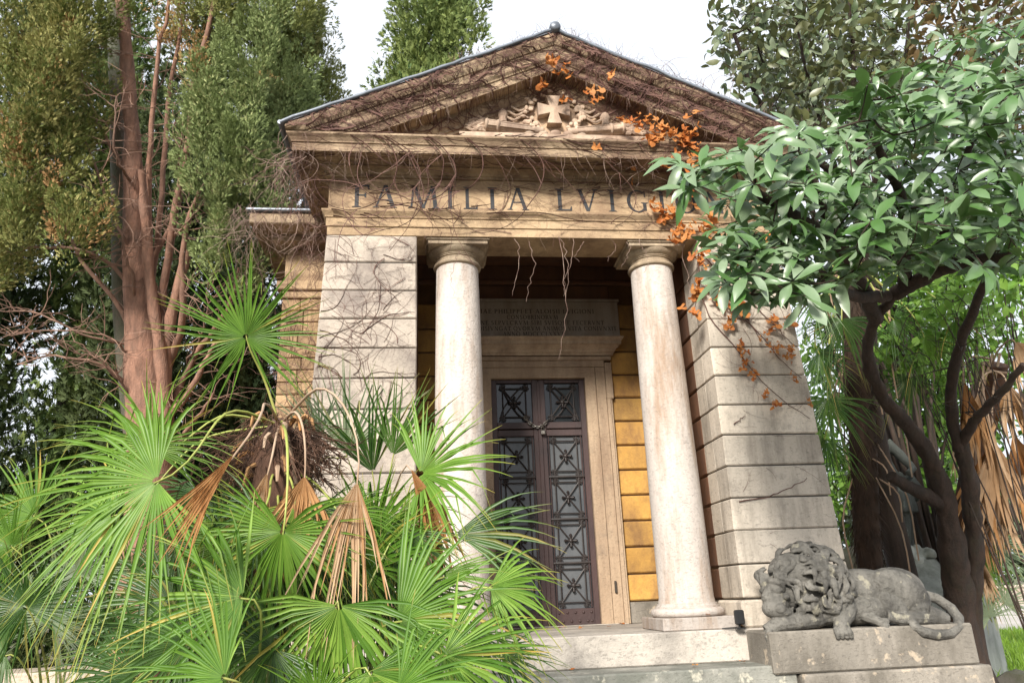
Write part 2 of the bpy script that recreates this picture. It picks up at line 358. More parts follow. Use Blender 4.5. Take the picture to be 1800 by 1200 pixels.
rd = MB(); rd.lathe([(.0, -.59), (.045, -.585), (.062, -.565), (.066, -.50), (.06, 0), (.06, 6.1)], 16, (0, 0, ZA+.02), 'y'); rd.build('ridge_roll', 'lead', tomb, 50)
# body of the building behind
bd = MB(); bd.box(-PB+.02, PB-.02, DW+.12, 6.0, -1.2, 4.8); bd.build('cella_wall', 'rubble', tomb)
for x in (-PB+.02, PB-.02):
    bd = MB(); bd.box(x-.15, x+.0, .581, DW+.119, .1, 4.8) if x > 0 else bd.box(x, x+.15, .581, DW+.119, .1, 4.8); bd.build('side_wall', 'rubble', tomb)

# --- relief: cross, crossed torches, wreath, drapery
yr = -.001
def relief_obj(name, fn, lab=None, sm=35):
    b = MB(); fn(b); b.v = [(x, y+TY, z) for x, y, z in b.v]; o = b.build(name, 'relief', tymp, sm)
    if lab: o['label'] = lab
    return o
def crossp(b):
    cx, cz, L, w0, w1, d = -.01, 5.63, .185, .045, .085, .075
    P = []
    for k in range(4):
        a = k*PI/2; ux, uz = math.sin(a), math.cos(a); vx, vz = math.cos(a), -math.sin(a)
        P += [(cx+ux*w0-vx*w0, cz+uz*w0-vz*w0), (cx+ux*L-vx*w1, cz+uz*L-vz*w1), (cx+ux*L+vx*w1, cz+uz*L+vz*w1)]
    b.prism(P, -d-.02, yr)
relief_obj('cross', crossp, 'carved stone cross with flaring arms', 20)
def torch(b, sg):
    x0, x1, z0, z1 = .14, .80, 5.36, 5.43
    n = 7; P = [(sg*(x0+(x1-x0)*t), -.04, z0+(z1-z0)*t) for t in np.linspace(0, 1, n)]
    b.tube(P, [.045, .048, .052, .055, .058, .064, .066], 12)
    for k in range(6):
        a = 2*PI*k/6; off = np.array([0, .05*math.sin(a), .05*math.cos(a)]); b.tube([np.array(P[1])+off*.95, np.array(P[-1])+off*1.25], .012, 5)
    for t in (.78, .98): c = np.array(P[0])*(1-t)+np.array(P[-1])*t; d = np.array(P[-1])-np.array(P[0]); d /= np.linalg.norm(d); b.tube([c-d*.02, c, c+d*.02], [.068, .080, .068], 12)
relief_obj('torch', lambda b: torch(b, -1)); relief_obj('torch', lambda b: torch(b, 1))
def flame(b, sg):
    r_ = random.Random(5+sg)
    for k in range(16):
        z = 5.38+r_.uniform(0, .12); x = .80+r_.uniform(-.02, .05); L = r_.uniform(.12, .3); ph = r_.uniform(0, 6)
        pts = [(sg*(x+L*t), -.03-.03*math.sin(PI*t)*r_.uniform(.4, 1.2), z+.028*math.sin(ph+5*t)+t*.02*r_.uniform(-1, 1.2)) for t in np.linspace(0, 1, 6)]
        b.tube(pts, [.016, .024, .024, .019, .013, .004], 6)
relief_obj('flame', lambda b: flame(b, -1)); relief_obj('flame', lambda b: flame(b, 1))
def wreath(b):
    r_ = random.Random(3)
    for k in range(70):
        a = r_.uniform(-.35*PI, 1.35*PI); rr = .30+r_.uniform(-.05, .05); c = (rr*math.cos(a)*1.05-.01, -.03-r_.uniform(0, .04), 5.62+rr*math.sin(a)*.95)
        b.ball(c, (r_.uniform(.02, .042), .022, r_.uniform(.02, .042)), 8, 5)
relief_obj('wreath', wreath)['kind'] = 'stuff'
def ribbon(b):
    r_ = random.Random(9)
    for sg in (-1, 1):
        for j in range(3):
            pts = [(sg*(.30+.26*t), -.03-.01*j, 5.60+.04*j*1.4-.06+.03*math.sin(7*t+j)) for t in np.linspace(0, 1, 8)]; b.tube(pts, .014, 6)
        b.ball((sg*.60, -.03, 5.58), (.06, .05, .085), 12, 8); b.tube([(sg*.60, -.03, 5.47), (sg*.60, -.035, 5.68)], [.05, .03], 10)
        for t in range(5): b.tube([(sg*(.62+.05*t), -.02, 5.53+.06*math.sin(1.2*t)), (sg*(.68+.05*t), -.03, 5.61-.02*t)], [.02, .008], 6)
relief_obj('urn_and_ribbon', ribbon)['kind'] = 'stuff'
def drap(b):
    r_ = random.Random(4)
    for k in range(5):
        x = -.30+.15*k; b.ball((x, -.03, 5.34+r_.uniform(-.01, .015)), (.07, .05, .045), 12, 7)
    b.prism([(-1.1, 5.085), (1.1, 5.085), (1.1, 5.30), (-1.1, 5.30)], -.09, yr)
relief_obj('scroll', drap)

# --- Roman capitals as stroke outlines: (kind, ...) on a unit cap height
TK, TN, SF = .135, .065, .05
def glyph(ch):
    """returns list of polygons (x,z), width"""
    P = []
    def st(x0, z0, x1, z1, w): # slanted stroke, horizontal cut
        P.append([(x0-w/2, z0), (x0+w/2, z0), (x1+w/2, z1), (x1-w/2, z1)])
    def serif(x, z, w, up): # bracketed serif
        s = 1 if up else -1; P.append([(x-w/2, z), (x+w/2, z), (x+w/2-.05, z+s*.045), (x-w/2+.05, z+s*.045)] if up else [(x-w/2+.05, z-.045), (x+w/2-.05, z-.045), (x+w/2, z), (x-w/2, z)])
    def bar(x0, x1, z, w=TN): P.append([(x0, z-w/2), (x1, z-w/2), (x1, z+w/2), (x0, z+w/2)])
    def arc(cx, cz, rx, rz, a0, a1, w0=TN, w1=TK, n=14):
        for i in range(n):
            q = []
            for a, inn in ((a0+(a1-a0)*i/n, 0), (a0+(a1-a0)*(i+1)/n, 0), (a0+(a1-a0)*(i+1)/n, 1), (a0+(a1-a0)*i/n, 1)):
                w = w0+(w1-w0)*abs(math.cos(a)); k = w if inn else 0
                q.append((cx+(rx-k)*math.cos(a), cz+(rz-k*.8)*math.sin(a)))
            P.append(q)
    def stem(x): st(x, 0, x, 1, TK); serif(x, 0, TK+.2, True); serif(x, 1, TK+.2, False)
    w = .6
    if ch == 'I': stem(.16); w = .32
    elif ch == 'L': stem(.16); bar(.16, .56, TN/2); P.append([(.50, 0), (.58, 0), (.58, .2), (.55, .2)]); w = .62
    elif ch in 'FE':
        stem(.16); bar(.16, .56, 1-TN/2); P.append([(.50, 1), (.58, 1), (.57, .8), (.54, .8)]); bar(.16, .46, .54); P.append([(.42, .45), (.48, .43), (.48, .65), (.42, .63)]); w = .62
        if ch == 'E': bar(.16, .58, TN/2); P.append([(.52, 0), (.60, 0), (.62, .2), (.59, .2)])
    elif ch == 'A': st(.12, 0, .40, 1, TN); st(.68, 0, .42, 1, TK); bar(.22, .60, .34, .05); serif(.12, 0, .22, True); serif(.68, 0, .26, True); w = .82
    elif ch == 'V': st(.40, 0, .12, 1, TK); st(.42, 0, .70, 1, TN); serif(.12, 1, .26, False); serif(.70, 1, .22, False); w = .82
    elif ch == 'M': st(.10, 0, .18, 1, TN); st(.50, 0, .20, 1, TK); st(.50, 0, .80, 1, TN); st(.92, 0, .82, 1, TK); serif(.10, 0, .22, True); serif(.92, 0, .28, True); serif(.17, 1, .2, False); serif(.83, 1, .2, False); w = 1.04
    elif ch == 'N': st(.14, 0, .14, 1, TN); st(.66, 0, .16, 1, TK); st(.68, 0, .68, 1, TN); serif(.14, 0, .22, True); serif(.68, 1, .22, False); serif(.14, 1, .18, False); w = .84
    elif ch == 'O': arc(.45, .5, .43, .52, 0, 2*PI, n=26); w = .9
    elif ch == 'Q': arc(.45, .5, .43, .52, 0, 2*PI, n=26); P.append([(.42, .05), (.52, .08), (.95, -.18), (.85, -.2)]); w = .92
    elif ch == 'C': arc(.46, .5, .44, .52, .28*PI, 1.72*PI, n=20); P.append([(.74, .70), (.79, .70), (.79, .97), (.74, .97)]); w = .82
    elif ch == 'G': arc(.46, .5, .44, .52, .28*PI, 1.72*PI, n=20); P.append([(.74, .70), (.79, .70), (.79, .97), (.74, .97)]); st(.74, .06, .74, .42, TK); serif(.74, .44, .3, False); w = .88
    elif ch == 'D': stem(.16); arc(.30, .5, .50, .5, -PI/2, PI/2, n=14); bar(.16, .34, TN/2); bar(.16, .34, 1-TN/2); w = .84
    elif ch in 'PRB':
        stem(.16); arc(.32, .74, .26, .26, -PI/2, PI/2, n=10); bar(.16, .34, 1-TN/2); bar(.16, .34, .50); w = .62
        if ch == 'R': st(.68, 0, .36, .5, TK); serif(.68, 0, .24, True); w = .76
        if ch == 'B': arc(.32, .25, .31, .27, -PI/2, PI/2, n=10); bar(.16, .34, TN/2); w = .66
    elif ch == 'S': arc(.30, .74, .22, .28, .15*PI, 1.5*PI, n=12); arc(.30, .27, .24, .29, -.5*PI, .5*PI, n=10); arc(.30, .27, .24, .29, -.85*PI, -.5*PI, n=6); w = .58
    elif ch == 'T': st(.34, 0, .34, 1, TK); serif(.34, 0, .34, True); bar(.04, .64, 1-TN/2); P.append([(.02, .78), (.06, .78), (.10, 1), (.02, 1)]); P.append([(.62, .78), (.66, .78), (.66, 1), (.58, 1)]); w = .68
    elif ch == 'H': stem(.16); stem(.68); bar(.16, .68, .52, .06); w = .84
    elif ch == 'X': st(.68, 0, .14, 1, TK); st(.12, 0, .66, 1, TN); serif(.12, 0, .22, True); serif(.68, 0, .26, True); serif(.14, 1, .26, False); serif(.66, 1, .22, False); w = .8
    elif ch == '.': P.append([(.06, .42), (.13, .35), (.20, .42), (.13, .49)]); w = .26
    elif ch == ' ': w = .30
    return P, w
def letters(mb, polys, x0, z0, h, sx, y0, y1):
    for i, p in enumerate(polys):
        q = [(x0+x*h*sx, z0+z*h) for x, z in p]
        ar_ = sum(q[k][0]*q[(k+1) % len(q)][1]-q[(k+1) % len(q)][0]*q[k][1] for k in range(len(q)))
        if ar_ < 0: q = q[::-1]
        mb.prism(q, y0-.0004*(i % 5), y1)
FZ = [('F', -2.274, -2.077), ('A', -2.055, -1.780), ('M', -1.665, -1.325), ('I', -1.255, -1.155), ('L', -1.058, -.89), ('I', -.785, -.685), ('A', -.575, -.32),
      ('L', -.021, .175), ('V', .225, .478), ('I', .585, .68), ('G', .80, 1.05), ('I', 1.165, 1.265), ('O', 1.37, 1.63), ('N', 1.72, 1.97), ('I', 2.07, 2.17)]
for ch, xa, xb in FZ:
    P, w = glyph(ch); b = MB(); letters(b, P, xa, 4.436, .278, (xb-xa)/(w*.278), -.004, .001); b.build('letter', 'ink', frieze)

# --- porch: back wall of ochre blocks, side walls, ceiling
pw = MB()
for xa, xb, za in ((-PA-.05, -.70, 0), (-.70, .70, 3.14), (.70, PA+.05, 0)):
    pw.add([(xa, DW+.02, za), (xb, DW+.02, za), (xb, DW+.02, 4.8), (xa, DW+.02, 4.8)], [(0, 1, 2, 3)])
for sg in (-1, 1):
    x = sg*(PA+.05); pw.add([(x, .5, 0), (x, DW+.03, 0), (x, DW+.03, 4.8), (x, .5, 4.8)], [(0, 1, 2, 3)])
wall = pw.build('porch_wall', 'jointo', tomb)
cl = MB(); cl.box(-PA-.1, PA+.1, .45, DW+.1, 4.76, 4.80); cl.build('ceiling', 'porch_shade', tomb)
ZJ = [.25+.3222*k for k in range(10)]+[3.48, 3.81, 4.18, 4.46, 4.755]
for sg in (-1, 1):
    for k in range(len(ZJ)-1):
        z0, z1 = ZJ[k]+.010, ZJ[k+1]-.010; mt = 'ochre' if ZJ[k] < 3.9 else 'porch_shade'  # upper courses switch to the dark copy, shade painted in
        xi = .97 if z1 < 2.9 else (1.01 if z1 < 3.5 else 1.08)
        x0, x1 = sorted((sg*xi, sg*(PA+.035)))
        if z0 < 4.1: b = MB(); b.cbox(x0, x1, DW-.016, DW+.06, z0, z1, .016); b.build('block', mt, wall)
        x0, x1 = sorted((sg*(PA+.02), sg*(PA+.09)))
        b = MB(); b.cbox(x0, x1, .60, 1.35, z0, z1, .016); b.build('block', 'porch_shade', wall)  # side walls are ochre too, darkened here to paint in their shade
        b = MB(); b.cbox(x0, x1, 1.366, DW-.018, z0, z1, .016); b.build('block', 'porch_shade', wall)
    x0, x1 = sorted((sg*.975, sg*(PA+.03))); b = MB(); b.cbox(x0, x1, DW-.03, DW+.06, .002, .245, .008); b.build('dado', 'pedestal', wall)
    x0, x1 = sorted((sg*(PA+.0), sg*(PA+.09))); b = MB(); b.cbox(x0, x1, .605, DW-.032, .002, .245, .008); b.build('dado', 'pedestal', wall)
b = MB(); b.cbox(-1.07, 1.07, DW-.012, DW+.06, 4.24, 4.45, .01); b.build('block', 'porch_shade', wall)
b = MB(); b.cbox(-PA-.03, PA+.03, DW-.03, DW+.06, 4.47, 4.53, .01); b.build('block', 'porch_shade', wall)
b = MB(); b.cbox(-PA-.03, PA+.03, DW-.012, DW+.06, 4.54, 4.755, .01); b.build('block', 'porch_shade', wall)

# --- door frame, cornice and tablet
df = MB(); XD, ZD = .63, 3.10
fr = df
for sg in (-1, 1):
    def jb(xa, xb, y, z0, z1):
        x0, x1 = sorted((sg*xa, sg*xb)); fr.cbox(x0, x1, y, DW+.05, z0, z1, .005)
    jb(XD, .775, DW-.05, .004, ZD+.14); jb(.778, .905, DW-.066, .004, ZD+.14); jb(.907, .955, DW-.09, .004, 2.80); jb(.907, 1.0, DW-.09, 2.80, 3.30)
    jb(.957, .98, DW-.075, .004, 2.80)
fr.cbox(-.7745, .7745, DW-.0505, DW+.05, ZD, ZD+.145, .005); fr.cbox(-.9045, .9045, DW-.0665, DW+.05, ZD+.147, ZD+.235, .005); fr.cbox(-1.001, 1.001, DW-.0915, DW+.05, ZD+.2365, ZD+.29, .005)
frame = df.build('door_frame', 'jamb', tomb)
dc = MB(); prof = [(.0, 3.402), (.10, 3.402), (.10, 3.435), (.115, 3.440), (.13, 3.475), (.17, 3.515), (.18, 3.525), (.20, 3.530), (.20, 3.580), (.21, 3.585), (.235, 3.615), (.235, 3.630), (.0, 3.635)]
V = []; hw = .935
for o_, z in prof: V += [(-hw-o_, DW, z), (-hw-o_, DW-o_, z), (hw+o_, DW-o_, z), (hw+o_, DW, z)]
dc.add(V, [(i*4+j, i*4+j+1, i*4+4+j+1, i*4+4+j) for i in range(len(prof)-1) for j in range(3)])
dc.build('door_cornice', 'jamb', frame)
tb = MB(); tb.cbox(-1.17, 1.17, DW-.06, DW+.05, 3.638, 4.19, .006); tb.cbox(-1.19, 1.19, DW-.075, DW+.05, 4.192, 4.232, .006); tablet = tb.build('inscription_tablet', 'tablet', tomb)
def tline(txt, xa, xb, z, h):
    ws = [glyph(c)[1] for c in txt]; gap = .12; tot = sum(ws)+gap*(len(ws)-1); sx = (xb-xa)/(tot*h); x = xa; b = MB()
    for c, w in zip(txt, ws):
        letters(b, glyph(c)[0], x, z, h, sx, DW-.0625, DW-.059); x += (w+gap)*h*sx
    b.build('inscription_line', 'ink2', tablet)['kind'] = 'stuff'
for txt, pa, pb, py in (('FAMILIAE.PHILIPPI.ET.ALOISII.LVIGIONI', 806, 1044, 551), ('CONSOBRINORVM', 891, 981, 561), ('COMMVNE SEPVLCRVM SIBI SVISQVE FECERVNT', 800, 1062, 571), ('DISIVNGAT QVORVM ANIMOS VITA CONIVNXIT', 841, 1084, 581), ('ANNO MDCCCLXXVI', 884, 990, 590.5)):
    yy = lambda px: py-(px-1000)*.002
    p0, p1 = atY(pa, yy(pa), DW-.06), atY(pb, yy(pb), DW-.06); tline(txt, p0[0], min(p1[0], 1.145), p1[2], .060)

# --- iron door, two leaves
YD = DW+.012
def leaf(sg):
    fr_ = MB(); s = lambda a, b: sorted((sg*a, sg*b))
    def bx(xa, xb, z0, z1, y=YD, d=.05, bv=.004, mb=fr_):
        x0, x1 = s(xa, xb); mb.cbox(x0, x1, y, y+d, z0, z1, bv)
    bx(.004, .085, .01, ZD-.004); bx(.556, XD-.003, .01, ZD-.004)
    bx(.0855, .5555, .01, .20, YD+.002); bx(.0855, .5555, 2.332, 2.415, YD+.002); bx(.0855, .5555, 2.43, 2.515, YD-.004); bx(.0855, .5555, ZD-.05, ZD-.004, YD+.002)
    bx(.10, .115, .205, 2.328, YD+.012, .03); bx(.526, .541, .205, 2.328, YD+.012, .03)
    lf = fr_.build('door_leaf', 'iron', tomb)
    g = MB(); x0, x1 = s(.08, .565); g.box(x0, x1, YD+.045, YD+.05, .15, 2.37); g.build('pane', 'glass', lf)
    g = MB(); g.box(x0, x1, YD+.045, YD+.05, 2.47, ZD-.03); o = g.build('pane', 'glass2', lf)
    zs = [.20+.533*k for k in range(5)]
    panels = [(zs[k], zs[k+1]) for k in range(4)]+[(2.52, ZD-.052)]
    for k, (z0, z1) in enumerate(panels):
        b = MB(); xa, xb = .117, .524; xc, zc = (xa+xb)/2, (z0+z1)/2; y = YD+.018
        if k < 4:
            bx(.0855, .5555, z0-.014, z0+.014, YD+.006, .03, .003, b) if k else None
        for (u0, w0, u1, w1) in ((xa+.05, z0+.07, xb-.05, z1-.07), (xa+.05, z1-.07, xb-.05, z0+.07)):
            b.tube([(sg*u0, y, w0), (sg*u1, y, w1)], .009, 6)
        for xx in (xa+.05, xb-.05): b.tube([(sg*xx, y, z0+.012), (sg*xx, y, z1-.012)], .0085, 6)
        for zz in (z0+.07, z1-.07): b.tube([(sg*xa, y, zz), (sg*xb, y, zz)], .0085, 6)
        if k == 4:
            for a0 in (0, 1):
                b.tube([(sg*(xa+.35*t), y, (z0+.02)+.42*t**2) for t in np.linspace(0, 1, 9)] if a0 else [(sg*(xb-.3*t), y, (z0+.02)+.46*t**.6) for t in np.linspace(0, 1, 9)], .009, 6)
        b.build('grille', 'iron2', lf, 50)
        r = MB()
        for a in range(4):
            dx, dz = [(1, 0), (0, 1), (-1, 0), (0, -1)][a]; L = .085
            r.tube([(sg*xc+dx*.015, y-.008, zc+dz*.015), (sg*xc+dx*L*.6, y-.010, zc+dz*L*.6), (sg*xc+dx*L*.8, y-.010, zc+dz*L*.8), (sg*xc+dx*L, y-.008, zc+dz*L)], [.013, .012, .022, .010], 8)
        r.ball((sg*xc, y-.016, zc), (.026, .016, .026), 12, 6); r.build('rosette', 'iron2', lf, 60)
        sc = MB()
        for cx_, dx in ((xa+.012, 1), (xb-.012, -1)):
            for cz_, dz in ((z0+.016, 1), (z1-.016, -1)):
                for (u, w, rr) in ((.02, .02, .022), (.06, .015, .017), (.018, .062, .017), (.045, .045, .014)):
                    sc.tube([(sg*(cx_+dx*(u+rr*math.cos(a)*(1-a/14))), y-.002, cz_+dz*(w+rr*math.sin(a)*(1-a/14))) for a in np.linspace(0, 8.5, 16)], .0055, 5)
        sc.build('scrollwork', 'iron2', lf, 60)['kind'] = 'stuff'
    stud_m = MB().ball((0, 0, 0), (.017, .014, .017), 10, 6).mesh('stud', 'iron', 60)
    for i in range(5):
        for (xx, zz) in ((.12+.10*i, .155), (.12+.10*i+(.05 if i < 4 else 0), .055)):
            o = link('stud', stud_m, lf); o.location = (sg*xx, YD, zz)
    return lf
for sg in (-1, 1): leaf(sg)
ast_ = MB(); ast_.cbox(-.028, .028, YD-.016, YD-.0005, .02, 2.51, .006); ast_.cbox(-.02, .02, YD-.008, YD-.0005, 2.512, ZD-.03, .004); ast_.build('meeting_bar', 'iron', tomb)
th = MB(); th.cbox(-.95, .95, DW-.09, DW+.08, .0025, .012, .003); th.build('threshold', 'step', tomb)
tr = MB(); tr.cbox(.81, .835, DW-.095, DW-.067, .36, .50, .003); tr.build('vent_slot', 'joint', frame)

# --- left wing, set back, with lead-covered cornice
wg = MB(); wg.box(-3.25, -PB, 1.62, 5.8, -1.2, 4.9)
wing = wg.build('side_wing', 'rubble', tomb)
for k in range(19):
    z0 = 4.0-(k+1)*.155; b = MB(); j = rng.uniform(-.008, .008)
    sp = -3.24+rng.uniform(.12, .26); b.cbox(-3.27, sp, 1.57+j, 1.63, z0+.006, z0+.149, .008); b.build('brick', 'rubble', wing)
    b = MB(); b.cbox(sp+.008, -2.78, 1.565-j, 1.63, z0+.006, z0+.149, .008); b.build('brick', 'rubble', wing)
b = MB(); b.cbox(-3.30, -2.72, 1.54, 1.64, 4.005, 4.10, .01); b.cbox(-3.34, -2.70, 1.50, 1.64, 4.102, 4.22, .01); b.build('pilaster_capital', 'entab', wing)
b = MB(); b.cbox(-3.26, -2.70, 1.56, 1.64, 4.225, 4.60, .01); b.build('frieze_block', 'entab', wing)
b = MB(); b.cbox(-3.40, -2.6, 1.35, 5.8, 4.70, 4.78, .01); b.cbox(-3.62, -2.6, 1.05, 5.9, 4.785, 4.93, .012); b.build('wing_cornice', 'cornice', wing)
b = MB(); b.cbox(-3.66, -2.6, 1.00, 5.95, 4.934, 4.975, .012); b.build('roof_edge', 'lead', wing)
# ================================================================== GROUND AND SETTING
GZ = -1.2
M['earth'] = stone('leaf_litter_earth', (.14, .115, .08), (.09, .075, .05), (.06, .06, .03), .6, streak=(1, 1, 1), pit=.2, bump=.8, rough=.95)
M['path'] = plain('pale_path', (.46, .42, .38), (.36, .33, .30), rough=.9, scale=.8)
M['lawn'] = plain('lawn_soil', (.10, .16, .03), (.07, .11, .02), rough=.9, scale=2)
M['rock'] = stone('mossy_rock', (.20, .18, .15), (.13, .125, .10), (.07, .085, .03), .8, streak=(1, 1, 1), pit=.3, bump=.8)
M['wallp'] = stone('pale_parapet', (.52, .42, .36), (.44, .35, .30), (.28, .22, .19), .6)
n = 60; gx = np.sign(np.linspace(-1, 1, n))*np.abs(np.linspace(-1, 1, n))**2.5*400; G = np.stack(np.meshgrid(gx, gx, indexing='ij'), -1).reshape(-1, 2)
zz = np.array([GZ+.06*mnoise.noise((x*.5, y*.5, 0)) if abs(x)+abs(y) < 40 else GZ for x, y in G])
idx = np.arange(n*n).reshape(n, n); F = np.stack([idx[:-1, :-1], idx[1:, :-1], idx[1:, 1:], idx[:-1, 1:]], -1).reshape(-1, 4)
g = link('ground', np_mesh('ground', np.c_[G, zz], F, 'earth', smooth=True)); g['kind'] = 'structure'
pa = MB(); pa.add([(2.5, -12, GZ+.075), (9, -12, GZ+.075), (11.2, 3.2, GZ+.075), (5.2, 1.2, GZ+.075)], [(0, 1, 2, 3)]); o = pa.build('path', 'path'); o['kind'] = 'structure'
pa = MB(); pa.add([(8, 11, GZ+.07), (60, 11, GZ+.07), (60, 33, GZ+.07), (8, 33, GZ+.07)], [(0, 1, 2, 3)]); o = pa.build('road', 'path'); o['kind'] = 'structure'
# lawn: soil sheet plus blades
LQ = [(6.2, 2.6), (14.5, 6.2), (15.5, 11.5), (7.0, 11.0)]
lw = MB(); lw.add([(x, y, GZ+.26) for x, y in LQ], [(0, 1, 2, 3)]); o = lw.build('lawn', 'lawn'); o['kind'] = 'structure'
M['grass'] = leafmat('grass_blades', (.16, .30, .03), (.26, .42, .05), rough=.5, transl=.35)
N = 14000; st_ = rng.random((N, 2)); q = [np.array(p) for p in LQ]
gp = ((1-st_[:, :1])*(1-st_[:, 1:])*q[0]+st_[:, :1]*(1-st_[:, 1:])*q[1]+st_[:, :1]*st_[:, 1:]*q[2]+(1-st_[:, :1])*st_[:, 1:]*q[3])
a = rng.random(N)*2*PI; hgt = rng.uniform(.06, .2, N); wd = .014; ln = rng.uniform(-.08, .08, (N, 2))
b0 = np.c_[gp+wd*np.c_[np.cos(a), np.sin(a)], np.full(N, GZ+.25)]; b1 = np.c_[gp-wd*np.c_[np.cos(a), np.sin(a)], np.full(N, GZ+.25)]; b2 = np.c_[gp+ln, GZ+.25+hgt]
o = link('grass', np_mesh('grass', np.stack([b0, b1, b2], 1).reshape(-1, 3), np.arange(3*N).reshape(-1, 3), 'grass', {'v': np.repeat(rng.random(N), 3)}))
tag(o, 'bright green grass on the raised bed at the far right', 'grass', kind='stuff')

def remesh(mb, voxel, name, mat, disp=0., dscale=6., smooth_it=0):
    me = mb.mesh('tmp', mat); ob = bpy.data.objects.new('tmp', me); COL.objects.link(ob)
    m = ob.modifiers.new('r', 'REMESH'); m.mode = 'VOXEL'; m.voxel_size = voxel
    if smooth_it: s_ = ob.modifiers.new('s', 'SMOOTH'); s_.iterations = smooth_it; s_.factor = .5
    dg = bpy.context.evaluated_depsgraph_get(); dg.update(); e = ob.evaluated_get(dg); out = bpy.data.meshes.new_from_object(e)
    bpy.data.objects.remove(ob); bpy.data.meshes.remove(me); out.name = name
    if disp:
        nn = len(out.vertices); co = np.zeros(nn*3, np.float32); no = np.zeros(nn*3, np.float32)
        out.vertices.foreach_get('co', co); out.vertices.foreach_get('normal', no); co = co.reshape(-1, 3); no = no.reshape(-1, 3)
        d = np.array([mnoise.noise((c*dscale)) + .5*mnoise.noise((c*dscale*2.7)) for c in (Vector(map(float, k)) for k in co)]); co += no*(d*disp)[:, None]
        out.vertices.foreach_set('co', co.ravel())
    out.shade_smooth(); out.materials.clear(); out.materials.append(M[mat]); out.update(); return out

def make_rock(name, c, r, seed, label, cat='rock', group=None, mat='rock', parent=None):
    r_ = random.Random(seed); b = MB()
    b.ball((0, 0, 0), 1, 16, 11); V = np.array(b.v); out = []
    for v in V:
        d = 1+.35*mnoise.noise((v[0]*1.3+seed*3.1, v[1]*1.3, v[2]*1.3))+.16*mnoise.noise((v[0]*3+seed, v[1]*3, v[2]*3))
        out.append(tuple(np.round(v*d*1.6, 1)/1.6*.35+v*d*.65))
    b.v = [(x*r[0], y*r[1], z*r[2]) for x, y, z in out]
    o = b.build(name, mat, parent, 45); o.location = tuple(c)
    o.rotation_euler = (0, 0, r_.uniform(0, 6))
    if label: tag(o, label, cat, group)
    return o
for k, t in enumerate(np.linspace(.02, .98, 9)):
    p = np.array(LQ[0])*(1-t)+np.array(LQ[1])*t; s_ = .42+.1*math.sin(k*2.3)
    make_rock('rock', (p[0]+rng.uniform(-.1, .1), p[1]-.15+rng.uniform(-.1, .1), GZ+.12), (s_, s_*.7, .26), k, ['first', 'second', 'third', 'fourth', 'fifth', 'sixth', 'seventh', 'eighth', 'ninth'][k]+' mossy rock from the left edging the grass bed at right', group='rocks edging the grass bed')
# far parapet wall with coping
pw_ = thing('parapet_wall', 'low pale parapet wall far behind the road at right', 'wall', (24, 33.2, GZ))
b = MB(); b.cbox(6, 60, 33, 33.4, GZ, GZ+.95, .02); b.build('wall_body', 'wallp', pw_)
b = MB(); b.cbox(5.9, 60, 32.9, 33.5, GZ+.953, GZ+1.1, .03); b.build('coping', 'wallp', pw_)
for k in range(14): b = MB(); b.cbox(14+k*2.2, 14.3+k*2.2, 32.94, 33.0, GZ, GZ+.95, .01); b.build('pilaster_strip', 'wallp', pw_)

# low stone kerbs at left (neighbouring plot)
M['kerb'] = stone('kerb_stone', (.50, .42, .34), (.40, .33, .27), (.22, .20, .12), .6, lichen=(.30, .28, .10))
for k, (x0, x1, y, z, dz, lb) in enumerate(((-8.2, -5.3, 3.0, -.28, .16, 'upper pale kerb stone of the low plot edge behind the palms at left'), (-8.4, -5.0, 2.65, -.50, .18, 'middle moss-speckled kerb stone below the upper one behind the palms at left'), (-8.6, -4.7, 2.25, -.78, .24, 'lowest kerb stone of the stepped plot edge behind the palms at left'))):
    b = MB(); b.cbox(x0, x1, y, y+.9, z-dz, z, .02); b.cbox(x0+.06, x1-.06, y+.08, y+.88, GZ-.1, z-dz-.003, .01); o = b.build('kerb_stone', 'kerb'); tag(o, lb, 'kerb')

# ================================================================== LION ON PEDESTAL
PX0, PY0, PZ0 = 1.565, -.62, .0
ped = thing('pedestal', 'grey stone pedestal block under the sleeping lion', 'pedestal', (2.4, -.36, GZ))
b = MB(); b.cbox(1.50, 3.41, -.62, -.104, -.352, -.012, .014); b.build('plinth_slab', 'pedestal', ped)
b = MB(); b.cbox(1.735, 3.47, -.68, -.104, GZ-.1, -.356, .016); b.build('lower_block', 'pedestal', ped)
L = MB()
def E_(x, y, z, rx, ry, rz, ay=0., az=0.):
    rot = Matrix.Rotation(az, 3, 'Z') @ Matrix.Rotation(ay, 3, 'Y'); L.ball((x, y, z), (rx, ry, rz), 20, 14, rot=[list(r) for r in rot])
# trunk
E_(1.02, .0, .30, .44, .22, .235); E_(.72, 0, .32, .30, .22, .25); E_(1.38, .02, .31, .30, .22, .225); E_(1.55, .03, .21, .17, .17, .17)
E_(1.00, -.09, .16, .35, .17, .15)
# near haunch, thigh, hock, foot
E_(1.33, -.17, .30, .29, .12, .185, R(28)); E_(1.20, -.21, .17, .17, .085, .12, R(50)); E_(1.46, -.20, .13, .15, .08, .10, R(30))
L.tube([(1.10, -.25, .09), (1.22, -.27, .06), (1.38, -.28, .055), (1.55, -.26, .05)], [.055, .06, .06, .065], 10)
L.tube([(1.50, -.24, .10), (1.60, -.27, .05), (1.66, -.28, .03)], [.085, .075, .06], 10)
for k in range(4): E_(1.04-.012*k % .03, -.30+.035*k, .045, .055, .022, .034)
